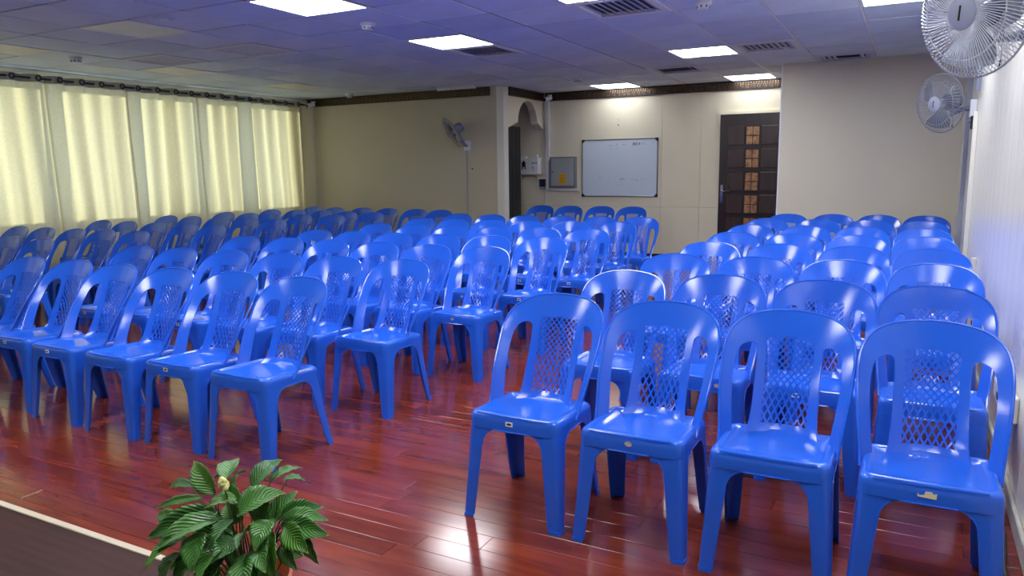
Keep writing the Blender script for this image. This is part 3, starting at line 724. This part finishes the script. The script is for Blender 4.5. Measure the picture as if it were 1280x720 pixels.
for (x, y), p_ in zip([(-3.28, 9.61), (-3.73, 9.64), (-4.20, 9.66), (-4.65, 9.70)], ['rightmost of four', 'second from the right', 'third from the right', 'leftmost, before the alcove corner']):
    chair(x, y-.465, 'blue chair, last row before the whiteboard, %s' % p_, 'blue chairs in the last row at the whiteboard')
LB = [[(-6.08, 3.55), (-6.60, 3.58)], [(-6.07, 4.37), (-6.46, 4.35), (-6.92, 4.35), (-7.39, 4.35), (-7.88, 4.38)], [(-6.03, 5.19), (-6.48, 5.23), (-6.95, 5.24), (-7.46, 5.27), (-7.95, 5.31)],
      [(-6.14, 6.11), (-6.61, 6.16), (-7.10, 6.19), (-7.56, 6.18), (-8.00, 6.20)], [(-6.10, 6.97), (-6.50, 6.90), (-6.90, 6.84), (-7.41, 6.92), (-7.92, 7.0)], [(-5.90, 7.50), (-6.39, 7.60), (-6.90, 7.71), (-7.38, 7.73), (-7.85, 7.74)],
      [(-5.39, 8.24), (-5.84, 8.33), (-6.36, 8.40), (-6.86, 8.48), (-7.33, 8.45), (-7.82, 8.54)]]
cl = ['at its right end', 'second from its right end', 'in its middle', 'second from the curtains', 'right beside the curtains']
cl6 = ['rightmost in the row', 'second from the right', 'third from the right', 'third from the curtains', 'second from the curtains', 'right beside the curtains']
for ri, row in enumerate(map(relax, LB)):
    nm = ['nearest', 'second', 'third', 'fourth', 'fifth', 'sixth', 'last'][ri]
    for ci, (x, y) in enumerate(row):
        pl = cl6[ci] if len(row) == 6 else (['at its right end', 'at the left picture edge'][ci] if len(row) == 2 else cl[ci])
        chair(x-.01, y-.465, 'blue chair, %s row of the shaded curtain block, %s' % (nm, pl), 'blue chairs in the shaded block by the curtains')
for c, s_, off in ALL:
    if s_: inst(LAB[s_], 'sticker', c, (off[0], .0135, .373))

# ================================================================== FAR WALL THINGS
# whiteboard
wb = empty('whiteboard', (-3.785, YF, .875), label='white marker board with silver frame and black corners on the far wall', cat='whiteboard')
hw, hh = .575, .825
q = MB(); q.box(-hw+.012, hw-.012, -.016, -.002, .012, hh-.012); q.build('writing_surface', M['board'], wb)
q = MB()
for d in ((-hw, hw, -.022, -.001, 0, .016), (-hw, hw, -.022, -.001, hh-.016, hh), (-hw, -hw+.016, -.022, -.001, .016, hh-.016), (hw-.016, hw, -.022, -.001, .016, hh-.016)): q.box(*d, b=.003)
q.build('frame', M['steel'], wb)
for a in (-1, 1):
    for z in (0, 1):
        q = MB(); x0 = a*hw; q.box(min(x0, x0-a*.045), max(x0, x0-a*.045), -.027, 0, z*hh-(.026 if z else 0), z*hh+(0 if z else .026), b=.004)
        q.box(min(x0, x0-a*.026), max(x0, x0-a*.026), -.027, 0, z*hh-(.045 if z else 0), z*hh+(0 if z else .045), b=.004); q.build('corner_cap', M['black'], wb)
q = MB(); rs = random.Random(2)
for (x, z, s_) in [(-.37, .24, .6), (-.29, .27, 1), (.02, .235, .9), (.055, .25, 1.3), (.20, .25, .8), (.27, .235, 1.0), (.36, .25, .7), (-.13, .74, 1), (-.04, .745, 1), (.07, .75, 1), (.36, .745, 1.1), (.50, .76, .9), (-.13, .69, .8), (-.03, .685, .8), (-.02, .18, .6), (.03, .17, .5)]:
    for k_ in range(5):
        a, b = x+rs.uniform(-.02, .02)*s_, z+rs.uniform(-.012, .012)*s_; w = .010*s_*rs.uniform(.5, 1); q.prism([(a+w*cos(t_*pi/3), b+.6*w*sin(t_*pi/3)) for t_ in range(6)], -.0168, -.0158)
q.build('smudge_marks', M['smudge'], wb)
q = MB()
def stroke(q, pts, w=.006):
    for (a, b), (c, d) in zip(pts[:-1], pts[1:]):
        L_ = math.dist((a, b), (c, d)); nx, nz = -(d-b)/L_*w/2, (c-a)/L_*w/2
        q.prism([(a+nx, b+nz), (c+nx, d+nz), (c-nx, d-nz), (a-nx, b-nz)], -.0176, -.0160)
x, z = .205, .728
stroke(q, [(x+.012, z), (x, z), (x, z+.036), (x+.012, z+.036)]); stroke(q, [(x+.02, z), (x+.02, z+.036), (x+.034, z+.020), (x+.034, z), ], .008)
q.cur = 1; stroke(q, [(x+.045, z), (x+.052, z+.034), (x+.060, z)]); stroke(q, [(x+.068, z+.002), (x+.068, z+.034), (x+.082, z+.034)], .007); stroke(q, [(x+.090, z), (x+.096, z+.034), (x+.104, z+.004), (x+.104, z+.036)], .007)
q.build('board_writing', [M['ink'], M['ink2']], wb)
q = MB(); q.tube([(-.02, 0, 1.02), (-.02, -.008, 1.02)], .009, 8); q.tube([(-.02, 0, 1.09), (-.02, -.006, 1.09)], .005, 8)
o = q.build('wall_screw', M['black'], None, loc=(-3.785, YF, .875)); tag(o, 'pair of dark screw holes in the wall above the whiteboard', 'screw')
# steel cabinet
eb = empty('electrical_cabinet', (-4.645, YF, 1.0), label='grey steel electrical cabinet with yellow sticker left of the whiteboard', cat='cabinet')
q = MB(); q.box(-.20, .20, -.09, -.001, .01, .46, b=.004); q.build('body', M['mot2'], eb)
q = MB(); q.box(-.178, .182, -.10, -.0905, .035, .44, b=.004); dr = q.build('door', M['ebox'], eb)
q = MB(); q.lathe([(.012, 0), (.012, .012), (.006, .016)], (-.15, -.101, .24), 12, (0, -1, 0)); q.build('lock_knob', M['chrome'], dr, smooth=40)
q = MB(); q.box(-.045, .060, -.1025, -.1005, .065, .215); q.cur = 1
for k_ in range(4): q.box(-.035, .050, -.1032, -.1025, .09+k_*.03, .094+k_*.03)
q.build('warning_sticker', [M['yellow'], M['gold']], dr)
t = empty('cable_trunking', (-4.905, YF, 0), label='white cable trunking dropping down the alcove corner beside the steel cabinet', cat='conduit')
q = MB(); q.box(-.032, .022, -.05, -.001, .99, 2.28, b=.004); q.build('vertical_trunk', M['pipe'], t)
q = MB(); q.box(.022, .50, -.05, -.001, .955, 1.0, b=.004); q.build('horizontal_trunk', M['pipe'], t)
q = MB(); q.box(-.032, .022, -.055, -.001, .955, .99); q.build('elbow', M['pipe'], t)
q = MB(); q.tube([(-.06, -.012, .93), (-.06, -.012, .01)], .009, 8); q.build('lower_pipe', M['pipe'], t, smooth=40)
t = empty('wall_switch_box', (-5.0, YF, 1.0), label='dark navy switch box at the foot of the white trunking', cat='switch')
q = MB(); q.box(-.045, .045, -.05, -.001, .02, .135, b=.003); q.build('housing', M['navy'], t)
q = MB(); q.box(-.045, .045, -.052, -.001, -.012, .018, b=.003); q.build('base', M['ebox'], t)
# printed white box on small shelf
t = empty('wall_shelf', (-5.20, YF, 1.20), label='thin shelf bracket under the white printed box beyond the arch', cat='shelf')
q = MB(); q.box(-.19, .20, -.15, -.001, 0, .016, b=.002); q.build('board', M['taupe'], t)
q = MB(); q.box(-.17, -.15, -.13, -.001, -.06, 0); q.build('bracket', M['taupe'], t); q = MB(); q.box(.14, .16, -.13, -.001, -.06, 0); q.build('bracket', M['taupe'], t)
t = empty('carton', (-5.165, YF-.075, 1.218), label='white printed box with black house symbol on the shelf beyond the arch', cat='box')
q = MB(); q.box(-.165, .145, -.065, .065, 0, .235, b=.002); q.build('box_body', M['white'], t)
q = MB(); yv = -.0658
def pr(poly): q.prism(poly, yv, yv+.0008)
pr([(-.125, .10), (-.065, .10), (-.065, .145), (-.125, .145)]); pr([(-.135, .145), (-.055, .145), (-.08, .185), (-.11, .185)]); pr([(-.11, .185), (-.08, .185), (-.095, .2)])
pr([(-.13, .065), (-.11, .065), (-.11, .10), (-.13, .10)]); pr([(-.08, .065), (-.06, .065), (-.06, .10), (-.08, .10)])
for k_ in range(7): pr([(.035+k_*.015, .15+(.004 if k_ % 2 else 0)), (.046+k_*.015, .15), (.046+k_*.015, .166), (.035+k_*.015, .164)])
pr([(.05, .08), (.066, .08), (.062, .108), (.052, .104)]); pr([(.075, .05), (.082, .05), (.072, .085), (.067, .082)])
q.build('print', M['black'], t)
q = MB(); q.box(-.12, -.04, -.04, .03, .235, .255, b=.003); o = q.build('small_packet', M['white'], None, loc=(-5.20, YF-.075, 1.219)); tag(o, 'small white packet lying on top of the printed box', 'packet')
q = MB(); q.lathe([(.02, 0), (.022, .02), (.012, .045)], (0, 0, 0), 12); o = q.build('plastic_tub', M['white'], None, loc=(-5.06, YF-.075, 1.4535)); tag(o, 'small white tub standing on the right of the printed box', 'tub')
# dark door
X0 = -2.352; DW = .87; DH = 1.97
d1 = empty('door_1', (X0, YF-.001, 0)); struct(d1, 'dark brown door with amber glazed middle panes and silver handle'); 
q = MB(); q.box(0, DW, -.045, 0, .005, DH, b=.002); leafo = q.build('door_leaf', M['door'], d1)
q = MB(); q.box(-.035, -.001, -.03, 0, 0, DH+.035); q.box(-.001, DW+.03, -.03, 0, DH+.001, DH+.035); q.build('door_frame', M['cream'], d1)
for k_ in range(6):
    zt_ = 1.81-k_*.3; zb = zt_-.245
    for (a, b) in ((.105, .325), (.53, .75)):
        q = MB(); q.cham(a, b, -.056, -.046, zb, zt_, .008); q.build('door_panel', M['doorp'], leafo)
    for a in range(2):
        for b in range(2):
            q = MB(); x_ = .345+a*.085; z_ = zb+.006+b*.12; q.cham(x_, x_+.079, -.053, -.0455, z_, z_+.112, .004); q.build('glass_pane', M['amber'], leafo)
    q = MB(); q.box(.327, .528, -.0585, -.046, zb-.012, zb); q.box(.327, .528, -.0585, -.046, zt_, zt_+.012); q.box(.327, .339, -.0585, -.046, zb, zt_); q.box(.516, .528, -.0585, -.046, zb, zt_); q.box(.4245, .4295, -.0565, -.046, zb, zt_); q.box(.339, .516, -.0565, -.046, zb+.119, zb+.125)
    q.build('glazing_bar', M['door'], leafo)
q = MB(); q.box(.022, .058, -.052, -.046, .80, 1.04, b=.002); q.tube([(.04, -.05, .965), (.04, -.10, .965)], .009, 10); q.tube([(.04, -.095, .965), (.085, -.098, .957), (.16, -.095, .96)], .009, 10); q.build('door_handle', M['chrome'], d1, smooth=40)

# ================================================================== WALL FANS
def fan(name_label, hub, nrm, wallpt, wires=56, pale=True, simple=False, R=.228):
    hub = Vector(hub); n = Vector(nrm).normalized(); Xa = n.cross(Vector((0, 0, 1))).normalized(); Ya = Xa.cross(n).normalized()
    t = empty('wall_fan', wallpt, label=name_label, cat='fan', group='oscillating wall fans'); wp = Vector(wallpt)
    def P(rr, a, h): return hub+Xa*rr*cos(a)+Ya*rr*sin(a)+n*h-wp
    wm = M['fanw'] if pale else M['fang']
    def guard(nm, prof, wr):
        q = MB()
        for k_ in range(wires):
            a = 2*pi*k_/wires; q.tube([P(rr, a+(.35*(rr/R)**1.2 if nm == 'front_guard' else 0), h) for rr, h in prof], wr, 4)
        for rr, h, w_ in ((R, 0, .0045), (R*.72, prof[len(prof)//2][1] if nm == 'front_guard' else prof[2][1], wr*1.3), (prof[0][0], prof[0][1], wr*1.3)):
            q.tube([P(rr, 2*pi*j/36, h) for j in range(36)], w_, 5, closed=True)
        return q.build(nm, wm, t, smooth=60)
    fp = [(.055, .058), (.10, .056), (R*.72, .048), (R*.92, .028), (R, .002)]; bp_ = [(.06, -.062), (.11, -.058), (R*.72, -.048), (R*.92, -.024), (R, -.002)]
    guard('front_guard', fp, .0016 if not simple else .0014); guard('rear_guard', bp_, .0014)
    q = MB(); q.lathe([(.058, .056), (.058, .062), (.045, .068), (.01, .070)], hub-wp, 28, n); bd = q.build('hub_badge', M['fang'], t, smooth=50)
    q = MB(); pts = [hub-wp+n*.0705+Ya*(.025-k_*.01)+Xa*(-.004+k_*.002) for k_ in range(6)]; q.tube(pts, .0035, 5); q.build('badge_mark', M['black'], bd)
    # three broad blades
    q = MB()
    for b_ in range(3):
        a0 = 2*pi*b_/3+.5; N1, N2 = 7, 5; vs = []
        for i in range(N1):
            rr = .035+(R*.86-.035)*i/(N1-1); sp = .28+.62*sin(pi*min(1, i/(N1-1)*.72))
            for j in range(N2): s_ = (j/(N2-1)-.5)*2; vs.append(P(rr, a0+s_*sp*.62+.25*i/(N1-1), -.004+s_*.026))
        fs = [(i*N2+j, i*N2+j+1, (i+1)*N2+j+1, (i+1)*N2+j) for i in range(N1-1) for j in range(N2-1)]
        q2 = MB(); nn = len(vs); vs2 = vs+[v+n*.0025 for v in vs]
        q2.add(vs2, fs+[tuple(k_+nn for k_ in reversed(g)) for g in fs]); q2.build('blade', M['blade'], t, smooth=60)
    q = MB(); q.lathe([(.036, -.02), (.036, .03), (.02, .036)], hub-wp, 18, n); q.build('blade_hub', M['fang'], t, smooth=50)
    q = MB(); q.lathe([(.05, -.06), (.068, -.072), (.068, -.13), (.055, -.165), (.03, -.172)], hub-wp, 24, n); q.build('motor_housing', M['mot'], t, smooth=50)
    # arm from the wall bracket
    a = hub-wp-n*.115; q = MB(); base = Vector((0, 0, 0)); dirw = Vector((0, 0, -.0))
    wn = Vector((-1, 0, 0)) if abs(wallpt[0]-XR) < .05 else Vector((0, -1, 0))
    q.tube([base+wn*.02+Vector((0, 0, .0)), base+wn*.09, a+Vector((0, 0, -.10)), a+Vector((0, 0, -.05))], [.02, .02, .018, .018], 10); q.build('arm', M['mot'], t, smooth=50)
    q = MB(); s_ = wn.orthogonal() if False else (Vector((0, 1, 0)) if abs(wn.x) > .5 else Vector((1, 0, 0)))
    c0 = base+wn*.001; e = [c0+s_*a_*.045+wn*b_+Vector((0, 0, z_)) for a_ in (-1, 1) for b_ in (0, .045) for z_ in (-.065, .065)]
    q.add(e, [(0, 1, 3, 2), (4, 6, 7, 5), (0, 4, 5, 1), (2, 3, 7, 6), (0, 2, 6, 4), (1, 5, 7, 3)]); q.build('wall_bracket', M['white'], t)
    q = MB(); c0 = a+Vector((0, 0, -.06)); q.tube([c0+n*-.02, c0+n*-.02+Vector((0, 0, -.12))], .0012, 4); q.tube([c0+n*-.02+Vector((0, 0, -.12)), c0+n*-.02+Vector((0, 0, -.145))], .006, 6); q.build('pull_cord', M['black'], t)
    return t
def far_pt(px, py, d):
    return (r*(px-640)/942.9-u*(py-360)/942.9+f)*d+Vector((0, 0, 1.26))
nr = (-.70, -.69, -.12)
fan('large pale wall fan nearest the viewpoint, cut by the top right corner', (.150, 3.24, 1.80), nr, (XR-.001, 3.50, 1.74), wires=96)
fan('smaller grey wall fan further along the white wall, below the near fan', (.135, 6.98, 1.748), nr, (XR-.001, 7.00, 1.70), wires=48, pale=False, simple=True)
fan('grey wall fan on the taupe wall, turned away toward the curtains', (-5.69, 8.99, 1.80), (-.72, -.40, -.50), (-5.56, YB-.001, 1.62), wires=44, pale=False, simple=True)
q = MB(); q.tube([(0, 0, 0), (0, 0, -1.5)], .008, 8)
o = q.build('fan_cable_duct', M['pipeg'], None, loc=(-5.585, YB-.009, 1.58)); tag(o, 'thin grey cable duct down the taupe wall below its fan', 'conduit')
q = MB(); q.tube([(0, 0, 0), (0, -.006, 0)], .012, 8); o = q.build('wall_hook', M['black'], None, loc=(-5.50, YB, 1.30)); tag(o, 'tiny dark hook on the taupe wall beside the cable duct', 'hook')

# ---- right wall fittings
def vpipe(nm, x, y, z0, z1, w, m_, label):
    q = MB(); q.box(-w, 0, -w/2, w/2, 0, z1-z0, b=.003); o = q.build(nm, m_, None, loc=(x-.001, y, z0)); tag(o, label, 'conduit', 'upright conduits on the white wall')
vpipe('wall_conduit', XR, 7.80, .10, H-.01, .034, M['pipeg'], 'grey upright conduit furthest along the white wall, near the beige corner')
vpipe('wall_conduit', XR, 6.74, .10, 1.66, .030, M['pvc2'], 'cream upright conduit below the smaller wall fan')
vpipe('wall_conduit', XR, 6.74, 1.81, H-.01, .030, M['mot'], 'dark upright conduit above the smaller wall fan bracket')
vpipe('wall_conduit', XR, 5.78, .10, .66, .028, M['pvc2'], 'short cream conduit stub behind the right chair rows')
t = empty('fan_regulator', (XR-.001, 6.98, 1.60), label='small black fan switch hanging under the smaller wall fan', cat='switch')
q = MB(); q.box(-.035, 0, -.04, .04, -.06, .04, b=.004); q.build('housing', M['black'], t)
q = MB(); q.lathe([(.014, 0), (.012, .012)], (-.035, 0, 0), 12, (-1, 0, 0)); q.build('dial', M['mot'], t)
def socket(y, z, L_, label):
    t = empty('socket_box', (XR-.001, y, z), label=label, cat='socket', group='white socket boxes on the right wall')
    q = MB(); q.box(-.045, 0, -L_/2, L_/2, -.05, .05, b=.006); q.build('housing', M['pvc2'], t)
    q = MB(); q.box(-.050, -.0455, -L_/2+.03, L_/2-.03, -.035, .035, b=.002); pl = q.build('face_plate', M['white'], t)
    q = MB(); q.box(-.054, -.0505, -.02, .02, -.012, .012); q.build('switch_rocker', M['black'], pl)
socket(3.40, .37, .40, 'white socket box low on the white wall beside the front right chair'); socket(4.98, .37, .26, 'smaller white socket box low on the wall behind the second row')
t = empty('wall_camera_plug', (XR-.001, 6.9, .52), label='small black plug on the white wall behind the right chair rows', cat='plug')
q = MB(); q.box(-.05, 0, -.035, .035, -.03, .03, b=.008); q.build('plug_body', M['black'], t); q = MB(); q.tube([(-.03, 0, -.03), (-.015, 0, -.2), (-.012, 0, -.44)], .005, 6); q.build('plug_lead', M['cable'], t)
q = MB(); rs = random.Random(9); q.tube([(.33+.012*sin(k_*1.1), 2.1+k_*.12, .008) for k_ in range(22)], .007, 6)
o = q.build('floor_cable', M['cable'], None, smooth=60); tag(o, 'black cable lying on the floor along the white wall skirting', 'cable')

# ================================================================== PLANT
PC = Vector((-1.278, 1.117, .393))
pl = empty('potted_plant', (PC.x, PC.y, .1185), label='leafy green peace lily in a terracotta pot on the stage edge', cat='plant')
zr = PC.z-.1185
zp = zr-.03
q = MB(); q.lathe([(.062, 0), (.068, .01), (.086, zp-.035), (.094, zp-.033), (.096, zp-.002), (.089, zp), (.084, zp-.02), (.078, zp-.03)], n=40); q.build('pot', M['terra'], pl, smooth=40)
q = MB(); q.lathe([(.081, zp-.032), (.076, zp-.024), (.03, zp-.016), (.005, zp-.015)], n=24); q.build('soil', M['soil'], pl, smooth=60)
LV = [(-0.097, 0.008, 0.143, -0.205, 0.041, 0.203, 0.043), (-0.083, 0.028, 0.173, -0.132, 0.102, 0.199, 0.04), (-0.062, 0.029, 0.157, -0.088, 0.099, 0.179, 0.022), (-0.02, 0.044, 0.159, -0.004, 0.127, 0.212, 0.036), (0.007, 0.068, 0.169, 0.025, 0.16, 0.185, 0.016), (0.047, 0.077, 0.179, 0.067, 0.133, 0.163, 0.014), (-0.137, -0.017, 0.165, -0.235, -0.008, 0.148, 0.018), (-0.104, -0.02, 0.145, -0.22, -0.062, 0.122, 0.016), (-0.025, 0.006, 0.147, -0.08, -0.04, 0.143, 0.025), (-0.063, -0.013, 0.117, -0.206, -0.098, 0.069, 0.047), (-0.052, -0.019, 0.108, -0.167, -0.114, 0.051, 0.043), (-0.111, -0.064, 0.068, -0.169, -0.144, 0.016, 0.031), (-0.117, -0.077, 0.037, -0.118, -0.134, -0.013, 0.045), (-0.077, -0.054, 0.084, -0.045, -0.111, 0.03, 0.047), (-0.019, -0.034, 0.063, -0.02, -0.123, 0.014, 0.045), (-0.021, -0.013, 0.107, -0.031, -0.074, 0.064, 0.031), (-0.029, 0.003, 0.107, 0.064, 0.064, 0.168, 0.056), (0.028, 0.046, 0.082, 0.053, 0.112, 0.151, 0.034), (0.054, 0.057, 0.102, 0.123, 0.121, 0.122, 0.034), (0.061, 0.049, 0.097, 0.154, 0.1, 0.105, 0.032), (0.068, 0.042, 0.092, 0.178, 0.075, 0.085, 0.038), (0.083, 0.036, 0.092, 0.167, 0.02, 0.067, 0.041), (0.107, 0.058, 0.084, 0.168, 0.048, 0.027, 0.027), (0.056, 0.021, 0.108, 0.07, -0.041, 0.076, 0.041), (0.026, -0.005, 0.09, 0.052, -0.071, 0.09, 0.031), (0.065, 0.015, 0.085, 0.13, -0.042, 0.018, 0.038), (0.077, 0.03, 0.052, 0.141, 0.01, 0.024, 0.027), (0.03, -0.017, 0.044, 0.097, -0.086, 0.003, 0.052), (-0.04, -0.025, 0.079, 0.022, -0.041, 0.026, 0.029), (-0.052, -0.042, 0.017, -0.032, -0.082, -0.043, 0.04), (0.038, 0.012, 0.013, 0.066, -0.009, -0.055, 0.036), (-0.156, -0.047, 0.092, -0.242, -0.044, 0.092, 0.025), (-0.097, -0.02, 0.083, -0.2, -0.034, 0.087, 0.036), (-0.005, 0.037, 0.108, -0.024, 0.084, 0.163, 0.036), (-0.038, 0.023, 0.126, -0.106, 0.041, 0.164, 0.032), (0.05, 0.037, 0.023, 0.096, 0.077, 0.015, 0.025), (-0.12, 0.01, 0.149, -0.171, 0.096, 0.151, 0.018)]
view = Vector((0, 0, 1.26))-PC; view.normalize(); upz = Vector((0, 0, 1))
YEL = {0, 11, 21, 25, 8}; rl = random.Random(4)
def leaf(idx, B, Tp, w):
    B = Vector(B); Tp = Vector(Tp); ax = Tp-B; L_ = ax.length; d = ax.normalized()
    face = (Vector((-.1, -.75, .65)).normalized()+Vector((rl.uniform(-.35, .35), rl.uniform(-.2, .2), rl.uniform(-.2, .2)))).normalized()
    side = d.cross(face).normalized(); nrm = side.cross(d).normalized()
    if nrm.dot(face) < 0: nrm = -nrm
    n1, n2 = 13, 7; vs = []; uvs = []
    arch = rl.uniform(.06, .14)*L_
    for i in range(n1):
        t_ = i/(n1-1); wd = w*.5*1.32*(sin(pi*min(1, t_**.8))**.75 if 0 < t_ < 1 else 0)*(1 if t_ < .6 else 1-.35*((t_-.6)/.4))
        c = B+ax*t_+nrm*arch*sin(pi*t_)-upz*.012*t_*t_
        for j in range(n2):
            s_ = (j/(n2-1)-.5)*2
            vs.append(c+side*s_*wd+nrm*(abs(s_)**1.3*wd*.38+.0018*sin(t_*26+idx)*abs(s_))); uvs.append((s_, t_))
    fs = [(i*n2+j, i*n2+j+1, (i+1)*n2+j+1, (i+1)*n2+j) for i in range(n1-1) for j in range(n2-1)]
    off = Vector((0, 0, zr)); me_ = bpy.data.meshes.new('leaf'); me_.from_pydata([tuple(v+off) for v in vs], [], fs)
    uvl = me_.uv_layers.new(name='UVMap')
    for lp in me_.loops: uvl.data[lp.index].uv = uvs[lp.vertex_index]
    me_.materials.append(M['leafy'] if idx in YEL else (M['leaf'] if idx % 3 else M['leaf2'])); me_.polygons.foreach_set('use_smooth', [True]*len(me_.polygons))
    o = bpy.data.objects.new('leaf', me_); COL.objects.link(o); o.parent = pl
    sol = o.modifiers.new('thick', 'SOLIDIFY'); sol.thickness = .0007
    root = Vector((B.x*.25+rl.uniform(-.02, .02), B.y*.25+rl.uniform(-.015, .015), -.05)); mid = (root+B)/2+Vector((0, 0, .02))+Vector((B.x, B.y, 0))*.1
    q = MB(); q.tube([root+off, (root*.5+mid*.5)+off, mid+off, B*.7+mid*.3+off, B+d*.01+off], [.0022, .002, .0018, .0016, .0012], 6); s = q.build('petiole', M['stem'], o, smooth=60)
LV += [(.045, -.045, .05, .10, -.105, .0, .046), (-.06, -.055, .05, -.10, -.12, -.02, .046), (-.01, -.05, .045, -.03, -.115, -.035, .048), (.0, .03, .075, .055, .085, .10, .042), (-.04, .03, .08, -.12, .05, .105, .044),
       (-.03, .0, .07, -.13, -.055, .045, .05), (.05, .0, .06, .12, -.06, .05, .046), (.02, .02, .09, .03, .05, .165, .044), (-.02, .04, .10, -.07, .085, .15, .04), (.06, .05, .06, .15, .055, .065, .042), (-.05, -.03, .06, -.15, -.09, .0, .044), (.01, -.03, .07, .0, -.095, .06, .046)]
for i, L_ in enumerate(LV): leaf(i, L_[:3], L_[3:6], L_[6])
off = Vector((0, 0, zr))
q = MB(); q.tube([off+Vector((-.01, 0, -.02)), off+Vector((-.038, -.004, .098)), off+Vector((-.043, -.012, .182))], .0022, 6); stalk = q.build('flower_stalk', M['stem'], pl, smooth=60)
q = MB(); rs = random.Random(1)
c0 = off+Vector((-.043, -.013, .187))
for k_ in range(9):
    a = c0+Vector((rs.uniform(-.014, .014), rs.uniform(-.006, .006), rs.uniform(-.007, .009))); q.lathe([(.001, -.006), (.006, -.003), (.007, .001), (.004, .006), (.001, .007)], a, 8)
q.build('faded_flower', M['flower'], stalk, smooth=60)
